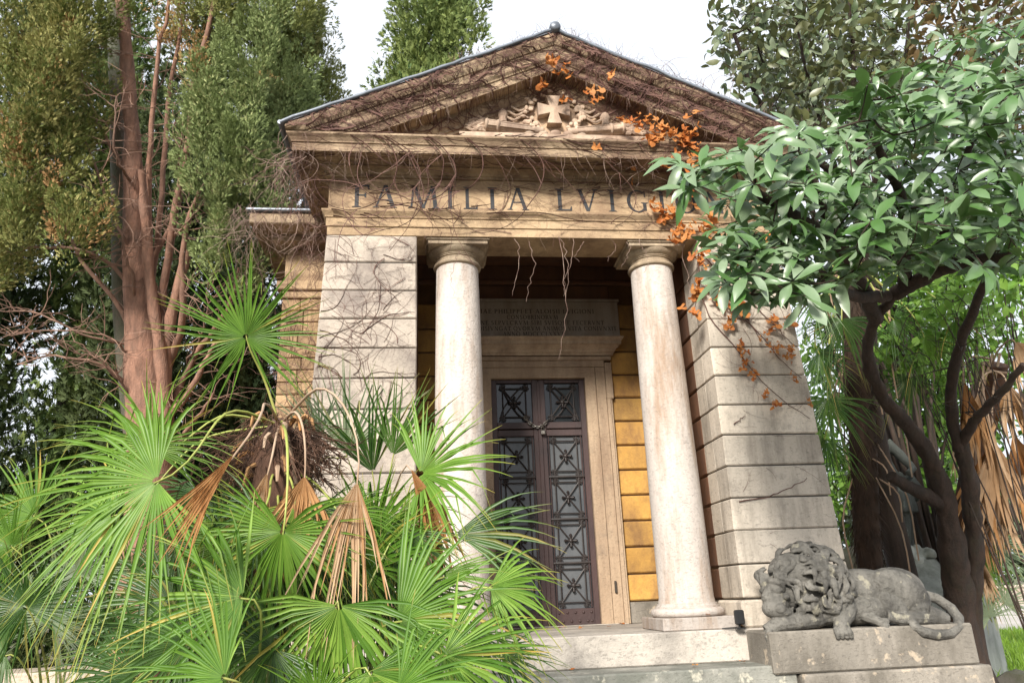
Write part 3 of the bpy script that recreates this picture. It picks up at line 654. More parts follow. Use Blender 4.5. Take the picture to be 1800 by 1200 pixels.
# tail over the pedestal edge
L.tube([(1.68, .02, .26), (1.76, -.05, .22), (1.815, -.14, .13), (1.80, -.24, .04), (1.74, -.305, -.03), (1.62, -.335, -.085), (1.48, -.345, -.09), (1.36, -.345, -.06), (1.28, -.34, -.0)], [.05, .05, .05, .048, .046, .046, .048, .05, .028], 10)
E_(1.30, -.335, -.005, .05, .03, .05)
# far foreleg and near foreleg, paws hanging over the edge
L.tube([(.62, -.10, .16), (.45, -.20, .09), (.25, -.24, .075), (.08, -.22, .06), (-.02, -.20, .0)], [.11, .085, .075, .07, .06], 12)
for k in range(4): L.tube([(-.02+.01*k, -.26+.04*k, .02), (-.05+.012*k, -.275+.042*k, -.045), (-.045+.012*k, -.27+.04*k, -.10)], [.028, .03, .018], 8)
L.tube([(.78, -.14, .2), (.72, -.22, .11), (.66, -.27, .06), (.62, -.31, .015), (.61, -.33, -.05)], [.12, .09, .07, .065, .05], 12)
for k in range(4): L.tube([(.555+.038*k, -.33, .01), (.55+.04*k, -.365, -.04), (.55+.042*k, -.36, -.085)], [.025, .028, .016], 8)
L.tube([(.90, -.20, .10), (1.0, -.27, .05), (1.04, -.30, .0), (1.03, -.32, -.10)], [.05, .045, .045, .03], 8)
# head: skull, muzzle, brow, jaw, nose
E_(.26, -.08, .34, .20, .19, .20); E_(.12, -.17, .25, .125, .115, .115, R(20), R(25)); E_(.07, -.19, .20, .095, .10, .085); E_(.13, -.20, .155, .12, .10, .05)
E_(.12, -.16, .37, .09, .12, .07); E_(.02, -.18, .29, .035, .05, .035); E_(.17, -.285, .30, .035, .03, .028); E_(.045, -.08, .36, .03, .03, .028); E_(.10, -.285, .20, .05, .035, .05)
L.tube([(.10, -.20, .40), (.05, -.19, .34), (.01, -.185, .29)], [.05, .045, .04], 8)
E_(.33, -.25, .47, .05, .03, .05)
# mane mass
E_(.44, -.04, .40, .30, .27, .29); E_(.62, -.05, .36, .24, .25, .26); E_(.36, -.12, .52, .24, .2, .19); E_(.60, -.15, .22, .17, .16, .2)
r_ = random.Random(11)
for k in range(150):   # carved locks, three ridges each
    u = r_.uniform(-.25, 1.0); v = r_.uniform(-.55*PI, .62*PI)
    cx, cy, cz, rx, ry, rz = .47, -.06, .39, .40, .29, .36
    # angle v round the x axis from the camera side (-y) over the top
    xx = cx+rx*(2*(u+.25)/1.25-1)*.95; k_ = math.sqrt(max(.06, 1-((xx-cx)/rx)**2))
    p = np.array([xx, cy-ry*k_*math.cos(v), cz+rz*k_*math.sin(v)])
    if p[0] < .22 and p[2] < .47 and p[1] < -.1: continue
    if p[2] < .06: continue
    nrm = np.array([(p[0]-cx)/rx**2, (p[1]-cy)/ry**2, (p[2]-cz)/rz**2]); nrm /= np.linalg.norm(nrm)
    flow = np.array([.55, -.10, -.75]) if p[2] < .58 else np.array([.5*(1 if p[0] > .33 else -1.1), -.75, -.05])
    flow = flow-nrm*np.dot(flow, nrm); flow /= np.linalg.norm(flow); sd = np.cross(nrm, flow)
    Ln = r_.uniform(.12, .26); am = r_.uniform(.02, .045); ph = r_.uniform(0, 6); w8 = r_.uniform(.25, 1); n_ = 11; wd = r_.uniform(.014, .022)
    for st_i in (-1, 0, 1):
        pts = []; q_ = p.copy()
        for i in range(n_):
            t = i/(n_-1); w_ = q_+sd*(am*math.sin(ph+t*6.0)+st_i*wd*(1.15-t))
            e_ = np.array([(w_[0]-cx)/rx, (w_[1]-cy)/ry, (w_[2]-cz)/rz]); e_ = e_/max(.5, np.linalg.norm(e_))*(1.04+.15*math.sin(PI*min(1, t*1.1))*w8-.02*abs(st_i)); pts.append(np.array([cx+e_[0]*rx, cy+e_[1]*ry, max(.03, cz+e_[2]*rz)])); q_ = q_+flow*Ln/(n_-1)
        L.tube(pts, np.interp(np.linspace(0, 1, n_), [0, .2, .6, 1], [.6, 1, .9, .25])*wd*.78, 6)
L.v = [(PX0+.0+x*1.0, PY0+.345+y, PZ0-.012+z*.95) for x, y, z in L.v]
lm = remesh(L, .0068, 'lion_statue', 'lion', .0025, 30)
lion = link('lion_statue', lm); tag(lion, 'weathered grey stone lion asleep with head on its paws beside the steps', 'lion statue')

# small black floodlight fixed beside the lion
fl = thing('floodlight', 'small black floodlight box on the step between column and lion', 'floodlight', (1.43, -.16, 0))
b = MB(); b.cbox(1.385, 1.475, -.20, -.15, .04, .17, .012); b.build('housing', 'black', fl)
b = MB(); b.tube([(1.43, -.16, .05), (1.43, -.15, .0)], .012, 6); b.cbox(1.39, 1.47, -.19, -.13, .0005, .012, .003); b.build('bracket', 'black', fl)
b = MB(); b.tube([(1.43, -.13, .01), (1.36, -.12, .012), (1.28, -.10, .01), (1.33, -.06, .01), (1.45, -.04, .012)], .006, 5); b.build('cable', 'black', fl)

# chain and padlock on the door
ch = thing('door_chain', 'loose steel chain drooping across the two iron door leaves', 'chain', (0, DW-.03, 2.4))
pts = [(-.20+.30*t, DW-.03, 2.58-.60*t*(1-t)*.75-.05*t) for t in np.linspace(0, 1, 13)]
for i in range(12):
    p, q = np.array(pts[i]), np.array(pts[i+1]); d = q-p; Ln = np.linalg.norm(d); d /= Ln; s_ = np.array([0, 1, 0]) if i % 2 else np.cross(d, (0, 1, 0)); c = (p+q)/2
    b = MB(); b.tube([c+d*Ln*.72*math.cos(a)+s_*.015*math.sin(a) for a in np.linspace(0, 2*PI, 13)], .0065, 5, cap=False); b.build('link', 'steel', ch, 60)
pl = thing('padlock', 'square padlock hanging from the door chain', 'padlock', (.035, DW-.04, 2.37))
b = MB(); b.cbox(.0, .06, DW-.055, DW-.025, 2.34, 2.395, .006); b.build('lock_body', 'steel', pl)
b = MB(); b.tube([(.012, DW-.04, 2.39), (.012, DW-.04, 2.425), (.03, DW-.04, 2.442), (.048, DW-.04, 2.425), (.048, DW-.04, 2.39)], .006, 6); b.build('shackle', 'steel', pl, 60)
# an upright tail of chain at the right
# ================================================================== STATUE AMONG THE TREES
S0 = at(1592, 985, 11.5)
M['bronze'] = stone('weathered_bronze', (.13, .145, .13), (.085, .095, .085), (.045, .05, .042), .6, pit=.1, lichen=(.20, .23, .20))
M['marble'] = stone('pale_marble', (.42, .44, .41), (.33, .35, .32), (.16, .18, .15), .7, pit=.15)
sx, sy, sz = S0
base = thing('statue_base', 'pale sloping marble base with carved clouds below the garden statue', 'statue base', (sx, sy, GZ))
b = MB()
b.lathe([(.95, GZ), (.95, sz-.55), (.90, sz-.5), (.72, sz-.35), (.52, sz-.2), (.38, sz-.08), (.34, sz)], 24, (sx+.1, sy, 0)); b.build('flared_plinth', 'marble', base, 50)
b = MB(); r_ = random.Random(2)
for k in range(120): a = r_.uniform(0, 6.28); rr = r_.uniform(.1, .42); b.ball((sx+rr*math.cos(a), sy+rr*math.sin(a)*.8, sz+.02+r_.uniform(-.22, .2)*(1-rr)), r_.uniform(.035, .09), 10, 7)
me = remesh(b, .02, 'carved_clouds', 'marble', .01, 8); link('carved_clouds', me, base)
b = MB()
fz0 = sz+.15
def tb_(p, r, n=12): b.tube([(sx+x*1.25, sy+y*1.25, fz0+z*1.25) for x, y, z in p], np.array(r)*1.25, n)
tb_([(-.02, 0, 0), (0, -.05, .22), (.02, -.04, .48), (-.03, 0, .85), (-.08, 0, 1.0)], [.09, .10, .12, .17, .17])
tb_([(.12, .1, .0), (.12, .05, .25), (.10, .0, .5), (0, 0, .9)], [.08, .09, .12, .15])
tb_([(-.06, 0, .9), (-.12, 0, 1.1), (-.16, 0, 1.35), (-.15, 0, 1.42)], [.18, .17, .19, .1])
b.ball((sx-.21, sy-.04, fz0+2.0), (.115, .135, .16), 12, 9); tb_([(-.16, 0, 1.40), (-.17, -.01, 1.55)], [.07, .06])
tb_([(.02, -.05, 1.36), (.16, -.12, 1.15), (.22, -.2, .98), (.10, -.26, .92)], [.075, .06, .05, .04])
tb_([(-.33, -.02, 1.36), (-.42, -.08, 1.12), (-.32, -.2, .98)], [.07, .06, .045])
for k in range(9): a = k/8*PI; tb_([(-.05+.2*math.cos(a), -.14*math.sin(a), .98-.02*k), (-.03+.24*math.cos(a+.3), -.18*math.sin(a+.3), .72), (.03+.22*math.cos(a+.6), -.18*math.sin(a+.6), .45)], [.03, .045, .035], 8)
tb_([(.15, -.1, .85), (.26, -.08, .75), (.30, -.02, .60)], [.12, .10, .03])
me = remesh(b, .02, 'garden_statue', 'bronze', .008, 9); st = link('garden_statue', me); tag(st, 'dark bronze draped standing figure half hidden behind the palm trunk', 'statue')
# ================================================================== VEGETATION
M['palm'] = leafmat('palm_leaf', (.07, .165, .018), (.24, .385, .065), rough=.42, transl=.24, spec=.3, tipcol=(.50, .34, .08), mid=(.135, .26, .032))
M['palm_pale'] = leafmat('palm_leaf_glaucous', (.19, .26, .14), (.30, .37, .22), rough=.45, transl=.25, tipcol=(.40, .34, .12))
M['palm_dark'] = leafmat('palm_leaf_dark', (.032, .085, .016), (.085, .17, .03), rough=.4, transl=.25, tipcol=(.30, .24, .06))
M['palm_dead'] = leafmat('palm_leaf_dead', (.46, .27, .13), (.58, .43, .29), rough=.8, transl=.15, spec=.2)
M['palm_brown'] = leafmat('palm_leaf_brown', (.42, .21, .08), (.52, .31, .15), rough=.8, transl=.15, spec=.2)
M['fibre_dk'] = plain('dark_palm_fibre', (.06, .036, .024), (.03, .02, .014), rough=.95, scale=10, bump=.8, vec=(1, 1, .3))
M['petiole'] = plain('palm_petiole', (.28, .34, .07), (.36, .36, .10), rough=.5)
M['petiole_dead'] = plain('palm_petiole_dead', (.42, .31, .22), (.34, .22, .14), rough=.8)
M['fibre'] = plain('palm_fibre', (.12, .06, .035), (.055, .03, .02), rough=.95, scale=10, bump=.8, vec=(1, 1, .3))
M['cyp'] = leafmat('cypress_scale', (.14, .18, .045), (.46, .42, .16), rough=.7, transl=.12, spec=.25, mid=(.25, .275, .085))
M['cyp_br'] = leafmat('cypress_scale_bright', (.18, .235, .08), (.46, .49, .22), rough=.7, transl=.15, spec=.25, mid=(.29, .355, .14))
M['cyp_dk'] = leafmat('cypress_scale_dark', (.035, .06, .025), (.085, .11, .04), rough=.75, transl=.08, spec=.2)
M['cyp_back'] = leafmat('cypress_scale_back', (.07, .13, .04), (.26, .31, .09), rough=.7, transl=.12, spec=.25)
M['cone'] = leafmat('cypress_catkins', (.40, .29, .11), (.52, .30, .14), rough=.8, transl=.1, spec=.2)
M['redbark'] = stone('cypress_bark', (.38, .20, .135), (.27, .15, .105), (.15, .085, .06), .7, streak=(9, 9, .5), grime=(.12, .10, .08), pit=.2, bump=1.0, scale=5, fvec=(1.2, 1.2, .08))
M['greybark'] = stone('dead_branch_bark', (.32, .19, .135), (.22, .135, .10), (.13, .08, .06), .6, streak=(6, 6, 1.0), pit=.2)
M['greenbark'] = stone('algae_bark', (.15, .17, .12), (.20, .14, .11), (.09, .11, .06), .6, streak=(6, 6, .6), pit=.2, bump=.8)
M['darkbark'] = stone('wet_dark_bark', (.060, .036, .025), (.038, .024, .017), (.018, .014, .010), .7, streak=(7, 7, .7), grime=(.05, .05, .02), pit=.2, bump=1.0, scale=4, fvec=(1, 1, .12))
M['loquat'] = leafmat('broad_leaf', (.07, .17, .035), (.27, .35, .23), rough=.36, transl=.22, spec=.8, backcol=(.085, .17, .04), mid=(.15, .245, .11))
M['small'] = leafmat('oval_leaf', (.09, .14, .055), (.24, .28, .17), rough=.4, transl=.25, spec=.7, backcol=(.13, .14, .05))
M['smallbr'] = leafmat('oval_leaf_rusty', (.15, .09, .04), (.20, .14, .05), rough=.5, transl=.25, spec=.4)
M['bright'] = leafmat('bright_bush_leaf', (.14, .30, .04), (.26, .44, .08), rough=.4, transl=.35, spec=.5)
M['farleaf'] = leafmat('far_leaf', (.09, .14, .08), (.14, .19, .11), rough=.7, transl=.15, spec=.2)

def unit(v): v = np.asarray(v, float); return v/(np.linalg.norm(v)+1e-12)
def spine(pts, n):
    """smooth curve through a few points"""
    P = np.array(pts, float)
    if len(P) == 2: return P[0]+(P[1]-P[0])*np.linspace(0, 1, n)[:, None]
    d = np.r_[0, np.cumsum(np.linalg.norm(np.diff(P, axis=0), axis=1))]; t = np.linspace(0, d[-1], n); Q = np.zeros((n, 3))
    m = np.gradient(P, d, axis=0)
    for i, tt in enumerate(t):
        k = min(np.searchsorted(d, tt, 'right')-1, len(P)-2); h = d[k+1]-d[k]; s = (tt-d[k])/h
        Q[i] = (2*s**3-3*s**2+1)*P[k]+(s**3-2*s**2+s)*h*m[k]+(-2*s**3+3*s**2)*P[k+1]+(s**3-s**2)*h*m[k+1]
    return Q
def roughen(mb, amp, sc, start=0):
    for i in range(start, len(mb.v)):
        x, y, z = mb.v[i]; a = mnoise.noise((x*sc, y*sc, z*sc*.35)); b_ = mnoise.noise((x*sc+9, y*sc+4, z*sc*.35)); c_ = mnoise.noise((x*sc*3, y*sc*3, z*sc)); mb.v[i] = (x+amp*(a+.4*c_), y+amp*(b_+.4*c_), z)
def limb(mb, pts, r0, r1, n=14, sides=8, jit=0., seg=None):
    Q = spine(pts, n)
    if jit: Q[1:-1] += rng.normal(0, jit, (n-2, 3))
    mb.tube(Q, np.linspace(1, 0, n)**.8*(r0-r1)+r1, sides); return Q

# ---------------------------------------------------------------- fan palms
def fan(hub, u, nrm, Rr, spread, nl, droop, seed, fuse=.33, fold=.5, cup=.14, curl=0., ragged=.06, wmul=1.):
    g = np.random.default_rng(seed); u = unit(u); nrm = unit(np.asarray(nrm)-u*np.dot(nrm, u)); s = np.cross(u, nrm)
    fuse = fuse*g.uniform(.8, 1.25); cup = cup*g.uniform(.3, 1.8); rs = np.array([.03, .2, fuse, .58, .74, .88, 1.0]); K = len(rs); V = []; T = []; A = []; dphi = R(spread)/nl
    for i in range(nl):
        ph = -R(spread)/2+dphi*(i+.5)+g.normal(0, dphi*.08); Ln = Rr*(1-.22*(abs(ph)/PI)**2)*g.uniform(1-ragged*1.5, 1+ragged); d = math.cos(ph)*u+math.sin(ph)*s; e = -math.sin(ph)*u+math.cos(ph)*s
        br = g.uniform(.3, 1.0); dr = droop*g.uniform(.4, 1.9); tw = g.normal(0, .25); rnd = g.random()*.5; kink = g.random() < .20; kp = g.uniform(.5, .75); side = g.normal(0, .12)
        wf = fuse*Ln*math.tan(dphi/2)*.92*wmul; old = g.random() < .045; Ln *= g.uniform(.45, .8) if g.random() < .06 else 1
        for k, r in enumerate(rs):
            w = r*Ln*math.tan(dphi/2)*wmul if r <= fuse else wf*(1-((r-fuse)/(1-fuse))**1.15)+.0006
            c = np.asarray(hub)+d*r*Ln+nrm*(cup*r*Ln*abs(math.sin(ph))**1.5)
            q = max(0, r-fuse*.8); c = c+np.array([0, 0, -1.])*dr*q*q*Ln*2.2+e*side*q*Ln
            if kink and r > kp: c = c-d*(r-kp)*Ln*.55+np.array([0, 0, -1.])*(r-kp)*Ln*.85
            if curl: c = c+nrm*curl*q*q*Ln
            ee = e*math.cos(tw*q*2)+nrm*math.sin(tw*q*2); f = fold*w
            V += [c-ee*w+nrm*f, c-nrm*f, c+ee*w+nrm*f]; tp = min(1, max(0, (r-.80)/.2))*br*(.9 if r > .8 else 0); T += [max(tp, min(1, r*1.3)*.85) if old else tp]*3; A += [rnd]*3
    F = []
    for i in range(nl):
        for k in range(K-1):
            o = (i*K+k)*3; F += [(o, o+1, o+4, o+3), (o+1, o+2, o+5, o+4)]
    return np.array(V), np.array(F), {'tip': T, 'v': np.array(A)*.999}
def img_dir(ang, toward=0.):
    a = R(ang); return unit(math.cos(a)*RT+math.sin(a)*UP-toward*FW)
def frond(palm, px, py, d, ang, spread, rpx, src, mat='palm', face=1.0, tilt=(0, 0), toward=0., droop=.12, nl=None, dead=False, seed=None, pr=.0065, arch=.25, **kw):
    hub = at(px, py, d); Rr = rpx*d/FPX*(.92 if rpx > 200 else 1.0); u = img_dir(ang, toward); nrm = unit(-FW*face+RT*tilt[0]+UP*(tilt[1]+.25))
    seed = seed if seed is not None else int(px*7+py); nl = nl or max(10, int(spread/5.2))
    if dead: kw.setdefault('wmul', 2.6 if spread < 45 else 1.7); kw.setdefault('fuse', .5); kw.setdefault('fold', .8); kw.setdefault('curl', .25); kw.setdefault('ragged', .18)
    V, F, A = fan(hub, u, nrm, Rr, spread, nl, droop, seed, **kw)
    o = link('frond', np_mesh('frond', V, F, mat, A, smooth=True), palm)
    if dead: o['label'] = 'dry brown hanging frond'
    src = np.asarray(src, float); L_ = np.linalg.norm(hub-src); mid = (hub+src)/2+np.array([0, 0, arch*L_]); b = MB(); hb = hub-nrm*.012; Q = spine([src, (src+hb)/2+np.array([0, 0, arch*L_])-nrm*.03, hb, hb+u*.03], 12); b.tube(Q, np.linspace(pr*1.5, pr*.6, 12), 6)
    b.build('petiole', 'petiole_dead' if dead else 'petiole', o, 60); return o

crown = at(492, 742, 4.45)
# palm with the tall trunk
pA = thing('fan_palm', 'tall fan palm with a fibrous brown crown and dry drooping fronds, left of the steps', 'palm', (crown[0], crown[1], GZ))
b = MB(); P_ = [(crown[0]+.05, crown[1]+.1, GZ-.05), (crown[0]+.02, crown[1]+.05, -.2), (crown[0], crown[1], crown[2]-.45), (crown[0], crown[1], crown[2]-.12), (crown[0], crown[1], crown[2]+.02)]
Q = spine(P_, 20); b.tube(Q, np.r_[np.linspace(.12, .11, 12), np.linspace(.13, .20, 5), [.19, .13, .04]], 14); b.build('trunk', 'fibre', pA, 60)
b = MB(); g_ = np.random.default_rng(5)
for k in range(900):  # matted fibres
    a = g_.uniform(0, 2*PI); z = crown[2]-g_.uniform(-.02, .62); rr = .18*(1 if z > crown[2]-.4 else .75)*g_.uniform(.8, 1.1); p = np.array([crown[0]+rr*math.cos(a), crown[1]+rr*math.sin(a), z]); d = np.array([math.cos(a)*.5, math.sin(a)*.5, 0])+g_.normal(0, .45, 3)+np.array([0, 0, -.5]); b.tube([p, p+d*.05, p+d*.09+np.array([0, 0, -.04])], [.003, .002, .0008], 3, cap=False)
o = b.build('fibre_mat', 'fibre', pA); o['kind'] = 'stuff'
for k in range(26):  # cut leaf bases
    a = g_.uniform(0, 2*PI); z = crown[2]-g_.uniform(.05, .45); d = np.array([math.cos(a), math.sin(a), .25]); p = np.array([crown[0], crown[1], z])+d*.13; b = MB(); b.tube([p, p+d*.06+np.array([0, 0, .02]), p+d*.11-np.array([0, 0, .02]), p+d*.13-np.array([0, 0, .09])], [.015, .016, .012, .007], 5); b.build('leaf_base', 'palm_brown' if k % 2 else 'petiole_dead', pA)
b = MB()
for k in range(80):  # dry flower stalks, twiggy
    sd = 1 if k % 3 else -1; p = crown+np.array([sd*g_.uniform(.05, .15), -.1+g_.uniform(-.1, .1), -g_.uniform(.0, .25)]); d = np.array([sd*g_.uniform(.2, 1), g_.uniform(-1, .3), -g_.uniform(.1, .9)])
    for j in range(9): q = p+d*g_.uniform(.1, .34); e = q+unit(d+g_.normal(0, .8, 3))*g_.uniform(.05, .13); b.tube([p+(q-p)*.3, q, (q+e)/2+g_.normal(0, .008, 3), e], [.003, .0028, .0022, .0012], 3, cap=False)
o = b.build('dry_flower_stalks', 'fibre', pA); o['kind'] = 'stuff'
cs = crown+np.array([0, 0, -.02])
frond(pA, 432, 592, 4.35, 100, 330, 172, cs, droop=.03, arch=.02, cup=.06, tilt=(0, .05), nl=56)
frond(pA, 276, 845, 3.45, 200, 235, 300, cs, droop=.20, arch=.22, toward=.15, nl=54, tilt=(-.25, .35))
frond(pA, 270, 786, 3.85, 100, 290, 175, cs, droop=.16, arch=.18, nl=50, tilt=(-.1, .5))
frond(pA, 497, 934, 3.55, 262, 290, 178, cs+np.array([.03, -.1, 0]), droop=.16, arch=.22, nl=54, tilt=(0, .35))
frond(pA, 200, 905, 4.0, 190, 210, 210, cs, mat='palm', droop=.2, arch=.2, tilt=(-.2, .6))
frond(pA, 350, 870, 4.2, 240, 220, 170, cs, mat='palm_dark', droop=.2, arch=.2, tilt=(-.2, .6))
frond(pA, 610, 800, 4.7, 88, 105, 190, cs+np.array([.1, .2, -.35]), mat='palm_pale', droop=.02, tilt=(.1, 0))
frond(pA, 560, 770, 4.9, 100, 90, 110, cs+np.array([0, .3, -.35]), mat='palm_pale', droop=.02)
frond(pA, 412, 797, 3.0, 232, 20, 195, cs, mat='palm_brown', dead=True, nl=16, droop=.05, arch=.12)
frond(pA, 535, 836, 3.7, 268, 75, 120, cs, mat='palm_brown', dead=True, nl=16, droop=.1, arch=.25, toward=.1)
frond(pA, 628, 846, 3.5, 262, 58, 195, cs, mat='palm_dead', dead=True, nl=22, droop=.25, arch=.3, toward=.1)
frond(pA, 425, 905, 4.4, 255, 70, 120, cs, mat='palm_dead', dead=True, nl=16, droop=.1, arch=.2)
frond(pA, 560, 930, 4.4, 275, 60, 130, cs, mat='palm_dead', dead=True, nl=14, droop=.1, arch=.2)
frond(pA, 470, 880, 4.15, 265, 230, 120, cs, mat='palm_dark', droop=.2, arch=.15, tilt=(0, .4))
frond(pA, 555, 900, 4.2, 290, 230, 130, cs, mat='palm_dark', droop=.2, arch=.15, tilt=(.1, .4))
frond(pA, 500, 860, 4.3, 250, 60, 130, cs, mat='palm_brown', dead=True, nl=14, droop=.1, arch=.2)
for k, (fx, fy, fa, fr_) in enumerate(((455, 905, 235, 130), (520, 895, 280, 125), (480, 960, 250, 140), (560, 965, 285, 140), (600, 905, 310, 120), (400, 960, 215, 140), (540, 1010, 265, 130), (450, 1000, 225, 130), (640, 955, 300, 125), (350, 930, 200, 130))):
    frond(pA, fx, fy, 3.75+.05*k, fa, 230, fr_, cs+np.array([0, 0, -.25]), mat='palm' if k % 3 else 'palm_dark', droop=.22, arch=.12, toward=.15, tilt=(rng.uniform(-.3, .3), .4), seed=1300+k)
frond(pA, 470, 830, 3.95, 255, 40, 150, cs, mat='palm_dead', dead=True, nl=14, droop=.1, arch=.15)
frond(pA, 505, 845, 3.9, 275, 36, 140, cs, mat='palm_brown', dead=True, nl=14, droop=.1, arch=.12)
for (x1, y1) in ((488, 930), (455, 900), (520, 850)):
    b = MB(); e = at(x1, y1, 4.2); b.tube(spine([cs+np.array([0, -.05, 0]), (cs+e)/2+np.array([0, -.08, .1]), e], 9), .011, 5); b.build('bare_petiole', 'petiole_dead', pA)
# clump in front of the left column
bB = at(655, 1130, 4.2); bB[2] = GZ
pB = thing('fan_palm', 'bushy fan palm clump in front of the left column', 'palm', tuple(bB))
sB = np.array([bB[0], bB[1], -.25])
b = MB(); b.tube([(bB[0], bB[1], GZ-.05), (bB[0], bB[1], -.6), tuple(sB+np.array([0, 0, .15]))], [.16, .15, .09], 10); b.build('trunk', 'fibre', pB, 60)
for a in ((740, 832, 4.25, 25, 215, 178, 'palm', .14), (690, 800, 4.55, 72, 95, 170, 'palm_dark', .03), (655, 830, 4.6, 100, 80, 190, 'palm_dark', .03), (640, 1002, 4.0, 40, 230, 225, 'palm', .12), (700, 1090, 3.45, 8, 190, 285, 'palm', .16), (800, 938, 3.95, 5, 75, 190, 'palm_dark', .15), (776, 1012, 3.9, 12, 50, 170, 'palm', .12), (862, 1030, 3.65, 348, 150, 140, 'palm', .24),
          (780, 1150, 3.15, 335, 200, 225, 'palm', .15), (590, 935, 4.35, 320, 200, 170, 'palm_dark', .15), (660, 930, 4.3, 60, 150, 150, 'palm', .1), (600, 1020, 4.2, 290, 200, 180, 'palm_dark', .2), (735, 1040, 4.0, 300, 190, 160, 'palm_dark', .2), (830, 1120, 3.9, 320, 150, 130, 'palm_dark', .2), (700, 900, 4.5, 330, 170, 140, 'palm', .2), (880, 1150, 3.6, 345, 120, 120, 'palm_dark', .2)):
    frond(pB, *a[:6], sB+rng.normal(0, .05, 3), mat=a[6], droop=a[7], toward=rng.uniform(0, .25), tilt=(rng.uniform(-.3, .3), rng.uniform(.2, .7)), arch=.12)
frond(pB, 722, 822, 4.15, 296, 26, 190, sB+np.array([0, 0, .6]), mat='palm_brown', dead=True, nl=14, droop=.05, arch=.3)
frond(pB, 765, 900, 4.3, 265, 30, 150, sB+np.array([0, 0, .5]), mat='palm_dead', dead=True, nl=10, droop=.05)
# front clump at the bottom
bC = at(480, 1190, 3.5); bC[2] = GZ
pC = thing('fan_palm', 'low bright fan palm clump nearest the camera at the bottom left', 'palm', tuple(bC)); sC = np.array([bC[0], bC[1], -.35])
b = MB(); b.tube([(bC[0], bC[1], GZ-.05), (bC[0], bC[1], -.7), tuple(sC+np.array([0, 0, .1]))], [.15, .14, .08], 10); b.build('trunk', 'fibre', pC, 60)
for a in ((427, 1048, 3.15, 182, 190, 245, 'palm', .10), (596, 1064, 3.35, 268, 215, 270, 'palm', .30), (560, 1225, 2.9, 95, 200, 125, 'palm', .1), (330, 1130, 3.2, 170, 210, 230, 'palm_dark', .15), (395, 1190, 2.85, 165, 180, 240, 'palm', .15), (480, 1140, 3.3, 220, 260, 190, 'palm_dark', .2), (300, 1060, 3.7, 190, 200, 200, 'palm_dark', .2), (650, 1180, 3.2, 300, 200, 200, 'palm', .2), (520, 1030, 4.2, 200, 200, 150, 'palm_dark', .15), (700, 1210, 3.0, 10, 180, 200, 'palm', .15), (420, 1120, 3.6, 280, 200, 170, 'palm_dark', .2), (240, 1190, 3.3, 160, 200, 170, 'palm_dark', .15)):
    frond(pC, *a[:6], sC+rng.normal(0, .05, 3), mat=a[6], droop=a[7], toward=rng.uniform(0, .3), tilt=(rng.uniform(-.3, .2), rng.uniform(.2, .6)), arch=.12)
for k in range(16):
    frond(pC, rng.uniform(300, 760), rng.uniform(930, 1190), rng.uniform(4.0, 4.7), rng.uniform(150, 390), rng.uniform(160, 260), rng.uniform(110, 170), sC+rng.normal(0, .1, 3), mat='palm_dark', droop=.2, toward=rng.uniform(0, .3), tilt=(rng.uniform(-.4, .4), rng.uniform(.1, .7)), arch=.1, seed=900+k)
# small palm at far left
bD = at(110, 1150, 4.6); bD[2] = GZ
pD = thing('fan_palm', 'small grey-green fan palm at the far left edge', 'palm', tuple(bD)); sD = np.array([bD[0], bD[1], -.35])
b = MB(); b.tube([(bD[0], bD[1], GZ-.05), (bD[0], bD[1], -.6), tuple(sD)], [.11, .10, .06], 10); b.build('trunk', 'fibre', pD, 60)
for a in ((45, 1066, 4.1, 120, 320, 140, 'palm_dark', .05), (92, 1088, 4.5, 80, 320, 150, 'palm_pale', .04), (190, 1105, 4.7, 100, 300, 120, 'palm_dark', .05), (20, 960, 4.6, 150, 260, 130, 'palm', .1), (140, 1010, 4.8, 95, 250, 120, 'palm_pale', .1), (10, 1150, 4.3, 200, 240, 130, 'palm_dark', .1), (60, 905, 4.9, 160, 200, 140, 'palm', .15), (230, 1010, 4.9, 60, 220, 120, 'palm_dark', .1)):
    frond(pD, *a[:6], sD+rng.normal(0, .05, 3), mat=a[6], droop=a[7], tilt=(rng.uniform(-.2, .2), rng.uniform(-.1, .3)), arch=.05)

# ---------------------------------------------------------------- cypress foliage
def spray_template():
    t = []
    for a0, l0, b0, c0 in ((0, 1.0, .0, .0), (26, .60, .15, .2), (-26, .60, .25, -.2), (32, .5, .42, -.15), (-32, .5, .50, .15), (48, .42, .02, -.3), (-48, .42, .06, .3), (12, .45, .55, .3)):
        a = R(a0); d = np.array([math.cos(a), math.sin(a), c0]); p = np.array([b0, 0, 0]); s = np.array([-math.sin(a), math.cos(a), .3])*.075
        t += [p-s, p+d*l0, p+s]
    return np.array(t)
SPR = spray_template()
def sprays(P, D, S, seed=0):
    """P positions, D directions, S sizes -> verts, tris, v attr"""
    g = np.random.default_rng(seed); N = len(P); D = D/np.linalg.norm(D, axis=1)[:, None]; rnd = g.normal(size=(N, 3)); B = np.cross(D, rnd); B /= np.linalg.norm(B, axis=1)[:, None]; C_ = np.cross(D, B)
    T = SPR; V = P[:, None]+S[:, None, None]*(T[None, :, :1]*D[:, None]+T[None, :, 1:2]*B[:, None]+T[None, :, 2:3]*C_[:, None]); k = len(T)
    F = np.arange(N*k).reshape(-1, 3); return V.reshape(-1, 3), F, np.repeat(g.random(N)*.3, k)
